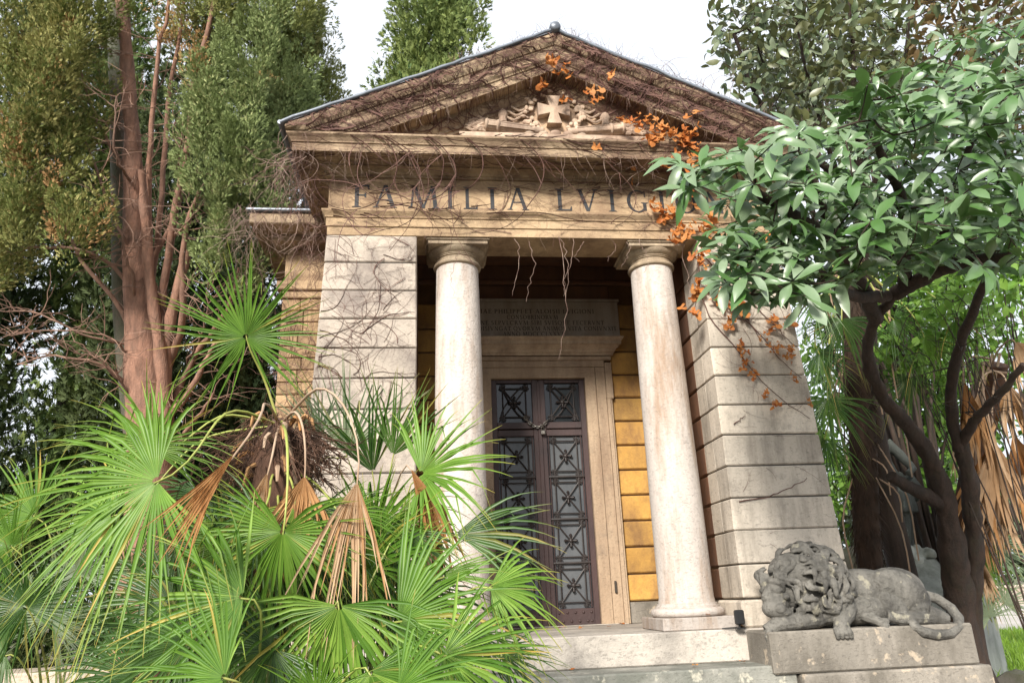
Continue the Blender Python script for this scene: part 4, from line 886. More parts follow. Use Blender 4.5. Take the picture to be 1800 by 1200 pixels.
def plume_points(ells, nclump, per, seed, csize=.22, up=.9):
    """ells: list of (center, radii); upright sub-plumes on each surface, sprays in each"""
    g = np.random.default_rng(seed); PP, DD, VV = [], [], []
    for e_ in ells:
        c = np.asarray(e_[0]); r = np.asarray(e_[1]); k_ = e_[2] if len(e_) > 2 else 1.; n = int(nclump*k_*(r[0]*r[2]*4))+3
        d = g.normal(size=(n, 3)); d /= np.linalg.norm(d, axis=1)[:, None]; q = c+d*r*g.uniform(.72, 1.08, (n, 1))
        tc = CAM-c; tc /= np.linalg.norm(tc); keep = (d@tc > -.35) & np.array([mnoise.noise(tuple(x*1.7)) > -.38 for x in q]); q = q[keep]; d = d[keep]
        for x, dd in zip(q, d):
            m = int(per*g.uniform(.6, 1.4)); cs = csize*g.uniform(.55, 1.4); ax = unit(dd*.35+np.array([0, 0, 1])+g.normal(0, .18, 3)); h = g.random(m); rr = cs*.60*np.sqrt(np.clip(np.sin(PI*np.clip(h*.92+.08, 0, 1)), 0, 1))*g.uniform(.55, 1.05, m)
            e = g.normal(size=(m, 3)); e -= (e@ax)[:, None]*ax; e /= np.linalg.norm(e, axis=1)[:, None]
            PP.append(x+ax*((h-.45)*cs*2.6)[:, None]+e*rr[:, None]); DD.append(e*.75+ax*up+g.normal(0, .22, (m, 3))); VV.append(np.full(m, g.random()*.65))
    return np.concatenate(PP), np.concatenate(DD), np.concatenate(VV)
def foliage(tree, name, ells, mat, nclump, per, seed, size=(.06, .115), csize=.2, up=.9):
    P, D, vv = plume_points(ells, nclump, per, seed, csize, up); g = np.random.default_rng(seed+1); V, F, v = sprays(P, D, g.uniform(size[0], size[1], len(P)), seed)
    o = link(name, np_mesh(name, V, F, mat, {'v': (v+np.repeat(vv, len(SPR))) % 1}), tree); o['kind'] = 'stuff'; return o
def pe(px, py, rx, ry, d, rd=None):
    s = d/FPX; return (at(px, py, d), (rx*s, (rd or rx)*s, ry*s*1.05))

t1 = thing('cypress_tree', 'cypress with several reddish-brown bare stems left of the tomb', 'tree', tuple(at(262, 1000, 10.5)*np.array([1, 1, 0])+np.array([0, 0, GZ])))
tr_ = MB()
base_ = at(262, 1000, 10.5); base_g = np.array([base_[0], base_[1], GZ-.1])
def A10(pts, d=10.3): return [at(x, y, d) for x, y in pts]
tr_.tube(spine([base_g]+A10([(264, 980), (262, 720), (248, 560), (236, 400), (232, 250), (222, 100), (212, -60), (200, -320)]), 90), np.interp(np.linspace(0, 1, 90), [0, .18, .36, .46, .56, .65, .74, .84, 1], [.42, .36, .29, .20, .145, .105, .09, .08, .05]), 22)
tr_.tube(spine(A10([(290, 760), (284, 640), (262, 480), (250, 300)], 10.1), 16), np.linspace(.10, .05, 16), 10)
tr_.tube(spine(A10([(272, 900), (286, 700), (300, 560), (330, 440)], 10.2), 16), np.linspace(.13, .05, 16), 10)
roughen(tr_, .03, 8); tk = tr_.build('trunk', 'redbark', t1, 70)
st2 = MB(); st2.tube(spine(A10([(235, 760), (216, 560), (210, 300), (203, 60), (198, -200)], 10.75), 20), np.linspace(.14, .095, 20), 12); o = st2.build('stem', 'greenbark', t1, 70); o['label'] = 'green-grey algae-covered stem'
def stem(pts, r0, r1, d=10.1, mat='redbark', nm='stem', n=16, jit=.012):
    b = MB(); k = len(pts)-1; Q = limb(b, [at(x, y, 10.35+(d-10.35)*min(1, 2.2*i/k)) for i, (x, y) in enumerate(pts)], r0, r1, n, 8, jit); b.build(nm, mat, t1, 70); return Q
BR = []
for pts, r0, r1, dd in (([(268, 700), (300, 420), (330, 260), (350, 110), (390, -40)], .11, .06, 10.0), ([(290, 660), (320, 560), (322, 430), (352, 330)], .10, .05, 9.9), ([(300, 720), (345, 620), (400, 540), (420, 470)], .09, .04, 10.2), ([(258, 600), (285, 330), (300, 150), (330, -40)], .09, .04, 10.6),
                        ([(275, 760), (330, 690), (380, 600)], .11, .05, 9.9), ([(280, 800), (350, 730), (375, 690)], .07, .03, 9.8), ([(256, 480), (310, 370), (340, 250), (400, 160)], .07, .03, 10.3), ([(262, 440), (262, 300), (275, 140), (300, -20)], .08, .04, 10.2)):
    BR.append(stem(pts, r0*.55, r1*.5, dd))
for pts, r0, r1, dd in (([(238, 590), (195, 520), (140, 450), (90, 350), (65, 290)], .055, .02, 9.9), ([(240, 520), (180, 455), (130, 437), (60, 436), (-20, 450)], .05, .015, 9.8), ([(245, 470), (200, 380), (165, 290), (130, 205)], .045, .015, 9.8), ([(232, 320), (180, 230), (140, 130), (120, 20)], .04, .015, 10.0), ([(240, 690), (180, 640), (110, 625), (30, 640)], .04, .012, 9.8), ([(242, 720), (200, 660), (170, 630), (130, 620)], .03, .01, 9.7), ([(236, 610), (150, 590), (60, 550), (-10, 545)], .03, .01, 9.7), ([(238, 640), (190, 590), (100, 580), (20, 590)], .025, .008, 9.7),
                        ([(236, 330), (210, 290), (200, 240), (205, 170)], .035, .015, 9.7), ([(245, 560), (228, 470), (205, 390), (196, 340)], .04, .02, 9.75), ([(300, 420), (330, 390), (355, 360)], .03, .01, 9.8), ([(330, 640), (360, 560), (372, 480)], .03, .01, 9.7), ([(310, 300), (330, 240), (370, 200)], .03, .01, 9.8)):
    BR.append(stem(pts, r0*.62, r1*.6, dd, 'greybark', 'dead_branch', 14, .015))
b = MB(); g_ = np.random.default_rng(21)
for Q in BR+[spine(A10([(262, 760), (248, 560), (236, 400), (232, 250), (222, 100)]), 20)]*3:
    for k in range(13):
        p = Q[g_.integers(3, len(Q))]; d = unit(np.array([g_.choice([-1, 1])*g_.uniform(.3, 1), g_.uniform(-.7, .3), g_.uniform(-.25, .8)])); L_ = g_.uniform(.25, .8); q = p; pts = [p]
        for j in range(6): d = unit(d+g_.normal(0, .22, 3)); q = q+d*L_/6; pts.append(q)
        b.tube(pts, np.linspace(.008, .002, 7), 4, cap=False)
        for j in range(2): s_ = pts[g_.integers(2, 6)]; e = unit(d+g_.normal(0, .7, 3)); b.tube([s_, s_+e*.1+g_.normal(0, .015, 3), s_+e*.25], [.005, .004, .002], 3, cap=False)
o = b.build('dead_twigs', 'greybark', t1); o['kind'] = 'stuff'
foliage(t1, 'crown', [pe(415, 190, 72, 80, 9.7), pe(470, 110, 70, 95, 9.9), pe(405, 290, 75, 80, 9.6), pe(445, 370, 55, 85, 9.7), pe(380, 400, 45, 60, 9.6), pe(500, 210, 55, 80, 10.2), pe(350, 190, 40, 55, 9.6), pe(465, 290, 45, 70, 9.7), pe(420, 450, 45, 45, 9.8), pe(500, 330, 30, 60, 10.1)], 'cyp_br', 33, 240, 31, (.035, .072), csize=.25)
foliage(t1, 'crown', [pe(480, 10, 90, 70, 10.3), pe(400, 10, 70, 60, 10.2), pe(540, 130, 45, 90, 10.9), pe(555, 190, 40, 60, 11.0), pe(330, 20, 60, 40, 10.6), pe(520, 40, 40, 90, 10.9), pe(590, 190, 18, 30, 11.0)], 'cyp', 30, 235, 32, (.035, .072), csize=.25)
foliage(t1, 'crown', [pe(60, 180, 65, 95, 9.6), pe(110, 90, 55, 80, 9.8), pe(40, 310, 55, 80, 9.7), pe(40, 60, 70, 70, 9.8), pe(140, 395, 40, 45, 9.5), pe(85, 270, 50, 60, 9.5), pe(5, 420, 50, 70, 9.8), pe(150, 20, 60, 40, 10.0), pe(150, 180, 30, 60, 10.0)], 'cyp', 30, 235, 33, (.035, .072), csize=.25)
o = foliage(t1, 'catkin_sprays', [pe(60, 190, 68, 98, 9.55), pe(110, 100, 55, 80, 9.75), pe(40, 310, 57, 82, 9.65), pe(85, 270, 50, 60, 9.45), pe(140, 395, 40, 45, 9.45), pe(400, 140, 60, 80, 9.7), pe(270, 30, 40, 40, 10), pe(330, 20, 50, 40, 10.4)], 'cone', 5, 120, 34, (.035, .06)); o['label'] = 'orange-brown withered sprays'

def cyp_col(name, label, px, py, d, top, rad, mats, seed, nclump=34, per=40, size=(.09, .16), csize=.3, trunk='darkbark', bz=GZ, group='cypresses behind the tomb', vis=0.):
    c = at(px, py, d); t = thing(name, label, 'tree', (c[0], c[1], bz), group); b = MB(); b.tube([(c[0], c[1], bz-.1), (c[0], c[1], bz+1), (c[0], c[1], top*.6), (c[0], c[1], top)], [rad*.16, rad*.13, rad*.08, .02], 10); b.build('trunk', trunk, t, 70)
    g = np.random.default_rng(seed); es = []; z = bz+.5
    while z < top:
        f = min(1, (z-bz)/2.0+.55)*min(1, ((top-z)/(top-bz)*2.6))**.6
        for k in range(3): a = g.uniform(0, 6.28); q = rad*f*.38; es.append(((c[0]+q*math.cos(a), c[1]+q*math.sin(a), z+g.uniform(-.3, .3)), (rad*f*.62, rad*f*.62, 1.0), 1. if z > vis else .12))
        z += 1.05
    foliage(t, 'crown', es, mats, nclump, per, seed, size, csize); return t
# centre background cypress and dark row at left
cyp_col('cypress_tree', 'dense column-shaped cypress rising behind the left roof slope', 782, 300, 19.0, 19, 1.95, 'cyp_back', 51, 12, 40, (.13, .23), .42, vis=9.5)
cyp_col('cypress_tree', 'dark cypress filling the gap beside the roof corner', 470, 300, 14.5, 12.5, 1.25, 'cyp_dk', 52, 7, 26, (.14, .24), .36)
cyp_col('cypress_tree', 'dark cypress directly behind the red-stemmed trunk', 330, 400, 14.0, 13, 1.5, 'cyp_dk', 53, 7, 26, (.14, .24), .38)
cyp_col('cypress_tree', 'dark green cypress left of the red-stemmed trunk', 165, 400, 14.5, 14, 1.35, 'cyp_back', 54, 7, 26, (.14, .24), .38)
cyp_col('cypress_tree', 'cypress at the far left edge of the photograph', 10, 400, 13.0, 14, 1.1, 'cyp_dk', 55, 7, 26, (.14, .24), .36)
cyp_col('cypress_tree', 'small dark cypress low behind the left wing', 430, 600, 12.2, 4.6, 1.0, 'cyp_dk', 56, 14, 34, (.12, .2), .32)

# ---------------------------------------------------------------- broad-leaved trees
def leaf_mesh(name, mat, L_=.2, W=.075, droop=.35, fold=.18, seed=0, n=6, obov=.58):
    g = np.random.default_rng(seed); V = []; rs = np.linspace(0, 1, n)
    for r in rs:
        w = W*.5*(math.sin(PI*r**(math.log(.5)/math.log(obov)))**.75 if 0 < r < 1 else 0.03); x = L_*r; z = -droop*L_*r*r+.04*L_*math.sin(5*r+seed); wv = .012*math.sin(7*r+seed)
        V += [(x, -w, z+fold*w+wv*w*8), (x, 0, z), (x, w, z+fold*w-wv*w*8)]
    F = [(i*3+k+3, i*3+k+4, i*3+k+1, i*3+k) for i in range(n-1) for k in range(2)]
    return np.array(V), np.array(F)
def place_leaves(tree, pos, xd, nd, scale, variants, mat, seed, near=300, matpick=None):
    """leaf objects for the `near` leaves closest to the camera, the rest joined"""
    g = np.random.default_rng(seed); N = len(pos); X = xd/np.linalg.norm(xd, axis=1)[:, None]; Z = nd-X*(nd*X).sum(1)[:, None]; Z /= np.linalg.norm(Z, axis=1)[:, None]+1e-9; Y = np.cross(Z, X)
    dep = (pos-CAM)@FW; order = np.argsort(dep-g.random(N)*.3); ms = [np_mesh('leaf', v, f, mat, {'v': np.zeros(len(v))}, True) for v, f in variants]; vi = g.integers(0, len(variants), N)
    pw_ = np.array(tree.location)
    for i in order[:near]:
        o = bpy.data.objects.new('leaf', ms[vi[i]]); COL.objects.link(o); o.parent = tree
        Mx = np.eye(4); Mx[:3, 0] = X[i]*scale[i]; Mx[:3, 1] = Y[i]*scale[i]; Mx[:3, 2] = Z[i]*scale[i]; Mx[:3, 3] = pos[i]-pw_; o.matrix_basis = Matrix(Mx.tolist())
    rest = order[near:]
    if len(rest):
        VV, FF, AA = [], [], []; off = 0
        for k, (v, f) in enumerate(variants):
            ii = rest[vi[rest] == k]
            if not len(ii): continue
            W_ = pos[ii][:, None]+scale[ii][:, None, None]*(v[None, :, :1]*X[ii][:, None]+v[None, :, 1:2]*Y[ii][:, None]+v[None, :, 2:]*Z[ii][:, None])
            VV.append(W_.reshape(-1, 3)); FF.append((f[None]+(np.arange(len(ii))*len(v))[:, None, None]).reshape(-1, 4)+off); off += len(ii)*len(v); AA.append(np.repeat(g.random(len(ii)), len(v)))
        o = link('leaves', np_mesh('leaves', np.concatenate(VV), np.concatenate(FF), mat, {'v': np.concatenate(AA)}, True), tree); o['kind'] = 'stuff'
def connect(tree, nodes, targets, mat, r_tip=.006, r_max=.05, seed=0, name='twigs', sag=.0):
    """attach every target to the nearest grown node, thickening the path behind it"""
    g = np.random.default_rng(seed); P = [np.asarray(p, float) for p in nodes]; par = [-1]*len(P); root_n = len(P); tg = sorted(targets, key=lambda t: min(np.linalg.norm(t-p) for p in P)); arr = np.array(P)
    for t in tg:
        d = np.linalg.norm(arr-t, axis=1)+np.maximum(0, arr[:, 2]-t[2])*.6; j = int(np.argmin(d)); p = arr[j]; L_ = np.linalg.norm(t-p); n = max(2, int(L_/.16)); last = j; mid = (p+t)/2+g.normal(0, .06*L_, 3)+np.array([0, 0, -.06*L_])
        new = []
        for k in range(1, n+1): s = k/n; q = (1-s)**2*p+2*s*(1-s)*mid+s*s*t; P.append(q); par.append(last); last = len(P)-1; new.append(q)
        arr = np.vstack([arr, new])
    w = np.zeros(len(P)); kids = [[] for _ in P]
    for i in range(len(P)-1, -1, -1):
        if not kids[i]: w[i] = 1
        if par[i] >= 0: w[par[i]] += w[i]; kids[par[i]].append(i)
    rad = np.minimum(r_max, r_tip*w**.42); b = MB()
    for i in range(root_n, len(P)):
        if par[i] >= root_n and kids[par[i]][0] == i: continue
        ch = [par[i], i]; k = i
        while kids[k]: k = kids[k][0]; ch.append(k)
        rr = [rad[c] for c in ch]; rr[0] = min(rad[ch[0]], rr[1]*1.15); b.tube([P[c] for c in ch], rr, 5, cap=False)
    if b.v: o = b.build(name, mat, tree, 80); o['kind'] = 'stuff'
def in_poly(pts, poly):
    x, y = pts[:, 0], pts[:, 1]; ins = np.zeros(len(pts), bool); n = len(poly)
    for i in range(n):
        x0, y0 = poly[i]; x1, y1 = poly[(i+1) % n]; c = ((y0 > y) != (y1 > y)) & (x < (x1-x0)*(y-y0)/(y1-y0+1e-9)+x0); ins ^= c
    return ins
def scatter(poly, n, d0, d1, seed, mind=None):
    g = np.random.default_rng(seed); poly = np.array(poly, float); lo, hi = poly.min(0), poly.max(0); out = []; pxs = []
    while len(out) < n:
        q = lo+(hi-lo)*g.random(2)
        if not in_poly(q[None], poly)[0]: continue
        if mind and pxs and np.min(np.hypot(*(np.array(pxs)-q).T)) < mind and g.random() < .85: continue
        pxs.append(q); out.append(at(q[0], q[1], g.uniform(d0, d1)))
    return out

# broad-leaved evergreen in front at right
tb0 = at(1690, 1100, 9.0)
lq = thing('broadleaf_tree', 'dark-stemmed tree at right with big glossy leaves reaching over the facade', 'tree', (tb0[0], tb0[1], GZ))
def limbs(tree, specs, mat, name='limb'):
    nd = []
    for pts, r0, r1, n in specs:
        b = MB(); Q = limb(b, [at(*p) for p in pts], r0, r1, n*2, 14, .006); roughen(b, r0*.18, 14); b.build(name, mat, tree, 80); n = n*2; nd += list(Q[n//3:])
    return nd
tk = MB(); tk.tube(spine([(tb0[0], tb0[1], GZ-.1), at(1694, 1110, 9), at(1676, 980, 8.9), at(1660, 880, 8.8), at(1632, 800, 8.65), at(1590, 742, 8.45), at(1548, 690, 8.2), at(1524, 615, 8.0), at(1540, 560, 7.8), at(1580, 510, 7.4)], 88), np.r_[np.linspace(.20, .15, 32), np.linspace(.145, .085, 24), np.linspace(.08, .045, 32)]*(1+.05*np.sin(np.arange(88)*.65)), 22)
tk.tube(spine([(tb0[0]+.2, tb0[1], GZ-.1), at(1712, 1110, 9), at(1712, 950, 8.9), at(1704, 850, 8.7), at(1684, 760, 8.6)], 40), np.linspace(.125, .08, 40), 18); roughen(tk, .035, 9); tk.build('trunk', 'darkbark', lq, 80)
nodes = limbs(lq, [([(1686, 790, 8.62), (1672, 700, 8.4), (1690, 600, 8.0), (1730, 500, 7.5), (1760, 400, 7.0), (1750, 300, 6.6)], .07, .02, 20),
                   ([(1664, 890, 8.8), (1620, 866, 8.7), (1588, 850, 8.6), (1566, 836, 8.55)], .09, .06, 10), ([(1540, 560, 7.8), (1510, 500, 7.2), (1470, 430, 6.5), (1400, 380, 5.9), (1330, 340, 5.6)], .08, .03, 18), ([(1575, 515, 7.5), (1640, 480, 7.0), (1700, 460, 6.6), (1780, 450, 6.2)], .08, .04, 16), ([(1590, 505, 7.4), (1590, 420, 6.8), (1580, 330, 6.3), (1540, 250, 6.0)], .06, .03, 16),
                   ([(1560, 520, 7.5), (1500, 520, 6.9), (1440, 480, 6.2), (1370, 450, 5.7)], .06, .025, 14), ([(1640, 480, 7.0), (1670, 380, 6.5), (1700, 280, 6.2), (1720, 200, 6.1)], .05, .02, 14), ([(1690, 780, 8.6), (1720, 730, 8.2), (1760, 690, 7.9), (1800, 640, 7.6)], .06, .03, 12), ([(1470, 430, 6.5), (1420, 300, 6.0), (1390, 240, 5.9)], .04, .015, 12)], 'darkbark')
poly = [(1195, 300), (1225, 270), (1270, 268), (1300, 240), (1345, 245), (1385, 180), (1420, 215), (1465, 205), (1500, 170), (1540, 125), (1580, 165), (1640, 130), (1690, 165), (1720, 100), (1760, 140), (1820, 90), (1820, 470), (1700, 470), (1620, 460), (1560, 470), (1480, 490), (1430, 540), (1330, 520), (1285, 530), (1255, 480), (1270, 420), (1255, 380), (1250, 320), (1205, 330)]
tips = scatter(poly, 275, 5.1, 7.0, 71, 22)
tips += scatter([(1500, 200), (1780, 170), (1800, 440), (1560, 440), (1450, 330)], 70, 6.6, 7.8, 77, 22)
tips += scatter([(1590, 130), (1650, 70), (1720, 50), (1830, 30), (1830, 180), (1600, 180)], 34, 6.3, 7.4, 70, 22)
tips += scatter([(1270, 430), (1430, 440), (1440, 540), (1300, 530), (1255, 480)], 14, 5.0, 5.5, 72, 22)+scatter([(1190, 285), (1235, 285), (1240, 340), (1195, 330)], 4, 5.2, 5.5, 73, 20)
connect(lq, nodes, tips, 'darkbark', .005, .05, 74)
g_ = np.random.default_rng(75); pos, xd, nd, sc_ = [], [], [], []
for t in tips:
    ax = unit(np.array([-.2, -.62, .72])+g_.normal(0, .32, 3)); n = g_.integers(6, 10); a0 = g_.uniform(0, 6.28); e1 = unit(np.cross(ax, (1, .2, 0))); e2 = np.cross(ax, e1)
    for k in range(n):
        a = a0+2*PI*k/n*1.03+g_.normal(0, .2); el = g_.uniform(-.25, .45); d = unit(math.cos(a)*e1+math.sin(a)*e2+ax*el); pos.append(t+d*.012-ax*g_.uniform(0, .05)); xd.append(d); nd.append(ax+g_.normal(0, .15, 3)); sc_.append(g_.uniform(.6, 1.32))
LV = [leaf_mesh('l', 'loquat', .2, .07, dr, fo, s) for dr, fo, s in ((.22, .2, 0), (.4, .3, 1), (.1, .15, 2), (.6, .35, 3), (.3, .6, 4), (-.12, .3, 5), (.75, .5, 6))]
place_leaves(lq, np.array(pos), np.array(xd), np.array(nd), np.array(sc_), LV, 'loquat', 76, 300)

# tall oval-leaved evergreen behind it
c5 = at(1530, 700, 11.5); t5 = thing('evergreen_tree', 'tall thin-branched tree with small oval leaves against the sky at upper right', 'tree', (c5[0], c5[1], GZ))
b = MB(); b.tube(spine([(c5[0], c5[1], GZ-.1), tuple(c5), tuple(at(1520, 420, 11)), tuple(at(1500, 200, 10.6))], 18), np.linspace(.22, .09, 18), 12); b.build('trunk', 'darkbark', t5, 80)
nd5 = limbs(t5, [([(1520, 430, 11), (1470, 300, 10.5), (1430, 180, 10.2), (1400, 40, 10)], .045, .015, 16), ([(1515, 380, 11), (1560, 260, 10.6), (1590, 120, 10.3), (1600, -20, 10)], .045, .015, 16), ([(1515, 420, 11), (1620, 320, 10.8), (1700, 200, 10.5), (1760, 60, 10.3)], .045, .015, 16), ([(1500, 330, 10.7), (1400, 250, 10.3), (1330, 170, 10.0), (1290, 60, 9.8)], .06, .02, 16), ([(1500, 250, 10.6), (1500, 120, 10.2), (1490, -30, 10.0)], .04, .015, 14)], 'darkbark')
p5 = [(1265, -60), (1830, -60), (1830, 280), (1700, 230), (1600, 260), (1500, 260), (1420, 240), (1340, 210), (1290, 150), (1255, 90)]
tp5 = scatter(p5, 620, 9.2, 12.0, 81, 12)
connect(t5, nd5, tp5, 'darkbark', .004, .035, 82)
pos, xd, nd, sc_ = [], [], [], []; g_ = np.random.default_rng(83)
for t in tp5:
    ax = unit(np.array([0, -.2, .6])+g_.normal(0, .5, 3))
    for k in range(g_.integers(5, 10)): d = unit(g_.normal(0, .8, 3)+ax*.3+np.array([0, 0, -.45])); pos.append(t+g_.normal(0, .09, 3)); xd.append(d); nd.append(np.array([0, -.3, .6])+g_.normal(0, .6, 3)); sc_.append(g_.uniform(.7, 1.2))
OV = [leaf_mesh('o', 'small', .17, .078, dr, .2, s, 5, .5) for dr, s in ((.15, 0), (.3, 1), (.05, 2))]
pos, xd, nd, sc_ = map(np.array, (pos, xd, nd, sc_))
pr = np.array([((p-CAM)@RT)/((p-CAM)@FW)*FPX+900 for p in pos]); py_ = np.array([600-((p-CAM)@UP)/((p-CAM)@FW)*FPX for p in pos])
rust = (pr > 1600) & (py_ < 230) & (g_.random(len(pos)) < .55)
place_leaves(t5, pos[~rust], xd[~rust], nd[~rust], sc_[~rust], OV, 'small', 84, 220); place_leaves(t5, pos[rust], xd[rust], nd[rust], sc_[rust], OV, 'smallbr', 85, 80)

# fibrous palm behind the right pier
pf = at(1532, 1010, 10.0); tpf = at(1497, 470, 9.9)
pF = thing('fan_palm', 'palm with a shaggy dark trunk standing just right of the right pier', 'palm', (pf[0], pf[1], GZ))
b = MB(); Q = spine([(pf[0]+.02, pf[1], GZ-.1), pf, at(1515, 740, 9.95), tpf], 26); b.tube(Q, np.linspace(.165, .175, 26), 14); b.build('trunk', 'fibre_dk', pF, 60)
b = MB(); g_ = np.random.default_rng(91)
for k in range(2600):
    q = Q[g_.integers(4, 26)]+g_.uniform(-.1, .1)*np.array([0, 0, 1]); a = g_.uniform(0, 6.28); p = q+np.array([math.cos(a), math.sin(a), 0])*.162; d = np.array([math.cos(a)*.35, math.sin(a)*.35, -.9])+g_.normal(0, .25, 3); b.tube([p, p+d*.07, p+d*.12+np.array([0, 0, -.03])], [.005, .004, .001], 3, cap=False)
o = b.build('fibre_mat', 'fibre_dk', pF); o['kind'] = 'stuff'
b = MB()
for k in range(18):
    q = Q[g_.integers(12, 26)]; a = g_.uniform(PI*.7, PI*2.1); p = q+np.array([math.cos(a), math.sin(a), 0])*.16; L_ = g_.uniform(.5, 1.6); e = p+np.array([math.cos(a)*.22, math.sin(a)*.2, -L_]); b.tube(spine([p, (p+e)/2+np.array([math.cos(a)*.12, math.sin(a)*.1, .1]), e], 7), .011, 4)
o = b.build('old_petioles', 'petiole_dead', pF); o['kind'] = 'stuff'
tt = tpf+np.array([0, 0, .1])
for a in ((1440, 620, 9.3, 300, 190, 95, 'palm_dark', .15), (1455, 700, 9.4, 270, 200, 100, 'palm_dark', .2), (1450, 770, 9.6, 250, 180, 85, 'palm_dark', .2), (1480, 560, 9.2, 270, 200, 95, 'palm_dark', .2), (1570, 560, 9.6, 320, 200, 100, 'palm_dark', .2), (1625, 590, 9.6, 285, 170, 105, 'palm', .2), (1600, 660, 9.8, 260, 190, 90, 'palm_dark', .2), (1680, 560, 9.4, 300, 180, 100, 'palm', .2), (1440, 520, 9.2, 200, 200, 90, 'palm_dark', .1)):
    frond(pF, *a[:6], tt, mat=a[6], droop=a[7], tilt=(rng.uniform(-.3, .3), rng.uniform(.2, .8)), arch=.15, pr=.012)
# second palm at far right with dry skirt
pg = at(1700, 1000, 11.0); pG = thing('fan_palm', 'palm at the far right with a skirt of dry tan fronds', 'palm', (pg[0], pg[1], GZ)); tg_ = at(1748, 640, 10.3)
b = MB(); b.tube(spine([(pg[0], pg[1], GZ-.1), pg, tg_], 16), np.linspace(.19, .17, 16), 12); b.build('trunk', 'fibre', pG, 60)
for a in ((1720, 690, 9.6, 262, 42, 130, 1), (1770, 670, 9.7, 280, 60, 110, 1), (1735, 790, 9.7, 255, 40, 140, 0), (1745, 770, 9.6, 275, 55, 170, 1), (1780, 760, 9.9, 285, 50, 150, 0), (1755, 860, 9.7, 265, 45, 120, 1), (1725, 880, 9.8, 285, 35, 110, 0), (1785, 600, 9.8, 300, 90, 110, 1), (1715, 960, 9.6, 275, 35, 110, 1), (1695, 670, 9.5, 280, 35, 110, 0)):
    frond(pG, *a[:6], tg_+rng.normal(0, .1, 3), mat='palm_dead' if a[6] else 'palm_brown', dead=True, nl=14, droop=.1, arch=.15, pr=.012)
for a in ((1720, 1000, 9.8, 330, 180, 90, 'palm', .2), (1740, 960, 10, 10, 160, 80, 'palm_pale', .2), (1715, 930, 9.9, 300, 120, 90, 'palm_dark', .2), (1765, 1060, 9.6, 60, 200, 70, 'palm_pale', .1), (1740, 1085, 9.4, 120, 220, 60, 'palm_pale', .1)):
    frond(pG, *a[:6], np.array([pg[0], pg[1], .3]), mat=a[6], droop=a[7], tilt=(rng.uniform(-.2, .2), rng.uniform(.1, .5)), arch=.1)

# ---------------------------------------------------------------- background shrubs and trees at right
def bush(name, label, ells, mat, n, size, seed, bark='darkbark', cat='bush', group=None, oval=.5, sr=.05):
    c = ells[0][0]; t = thing(name, label, cat, (c[0], c[1], GZ), group); g = np.random.default_rng(seed); P = []
    tot = sum(e[1][0]*e[1][2] for e in ells)
    for c_, r in ells:
        m = int(n*r[0]*r[2]/tot); d = g.normal(size=(m, 3)); d /= np.linalg.norm(d, axis=1)[:, None]; q = np.asarray(c_)+d*np.asarray(r)*g.uniform(.35, 1.05, (m, 1)); P.append(q[[mnoise.noise(tuple(x*1.9)) > -.2 for x in q]])
    P = np.concatenate(P); N = len(P); X = g.normal(size=(N, 3))+np.array([0, -.2, -.35]); X /= np.linalg.norm(X, axis=1)[:, None]; Z = np.array([0, -.3, .8])+g.normal(0, .5, (N, 3))
    b = MB()
    for c_, r in ells:
        for k in range(4): b.tube(spine([(c[0]+g.uniform(-.2, .2), c[1], GZ-.1), (np.asarray(c_)+np.array([c[0], c[1], GZ]))/2+g.normal(0, .15, 3), np.asarray(c_)+g.normal(0, .3, 3)*np.asarray(r)], 9), np.linspace(sr, sr*.25, 9), 6)
    o = b.build('stems', bark, t, 80); o['kind'] = 'stuff'
    vs = [leaf_mesh('b', mat, size, size*oval, dr, .2, s, 4, .5) for dr, s in ((.2, 0), (.4, 1))]
    Zs = Z-X*(Z*X).sum(1)[:, None]; Zs /= np.linalg.norm(Zs, axis=1)[:, None]; Y = np.cross(Zs, X); VV, FF, AA, off = [], [], [], 0
    for k, (v, f) in enumerate(vs):
        ii = np.arange(k, N, 2); s = g.uniform(.6, 1.2, len(ii)); W_ = P[ii][:, None]+s[:, None, None]*(v[None, :, :1]*X[ii][:, None]+v[None, :, 1:2]*Y[ii][:, None]+v[None, :, 2:]*Zs[ii][:, None]); VV.append(W_.reshape(-1, 3)); FF.append((f[None]+(np.arange(len(ii))*len(v))[:, None, None]).reshape(-1, 4)+off); off += len(ii)*len(v); AA.append(np.repeat(g.random(len(ii)), len(v)))
    o = link('crown', np_mesh('crown', np.concatenate(VV), np.concatenate(FF), mat, {'v': np.concatenate(AA)}, True), t); o['kind'] = 'stuff'; return t
bush('laurel_bush', 'bright green leafy bush behind the shaggy palm trunk', [pe(1600, 760, 75, 120, 14), pe(1560, 620, 70, 90, 14.5), pe(1640, 660, 70, 110, 14), pe(1460, 650, 50, 140, 15), pe(1470, 850, 45, 90, 14.5), pe(1625, 850, 50, 60, 13.5)], 'bright', 4200, .17, 101)
bush('laurel_bush', 'darker leafy bush low behind the bronze statue', [pe(1520, 900, 90, 110, 16.5), pe(1650, 900, 80, 110, 16.5), pe(1470, 960, 40, 60, 16)], 'small', 3000, .18, 102)
bush('laurel_bush', 'loose green bush in front of the sky at the right edge', [pe(1750, 560, 90, 110, 15), pe(1700, 780, 70, 120, 15.5), pe(1790, 690, 40, 90, 15)], 'bright', 1500, .2, 103)
bush('maple_bush', 'green-leaved branches below the big glossy leaves at right', [pe(1690, 520, 110, 60, 9.3), pe(1590, 600, 80, 60, 9.8), pe(1770, 480, 60, 50, 9.2)], 'bright', 900, .14, 104, oval=.7, sr=.014)
bush('evergreen_tree', 'yellow-green leafy mass behind the oval-leaved tree at top right', [pe(1450, 40, 110, 110, 15.5), pe(1400, 190, 60, 90, 15.5), pe(1540, 180, 120, 120, 16), pe(1330, 110, 40, 60, 15)], 'small', 5200, .2, 105, cat='tree', sr=.06)
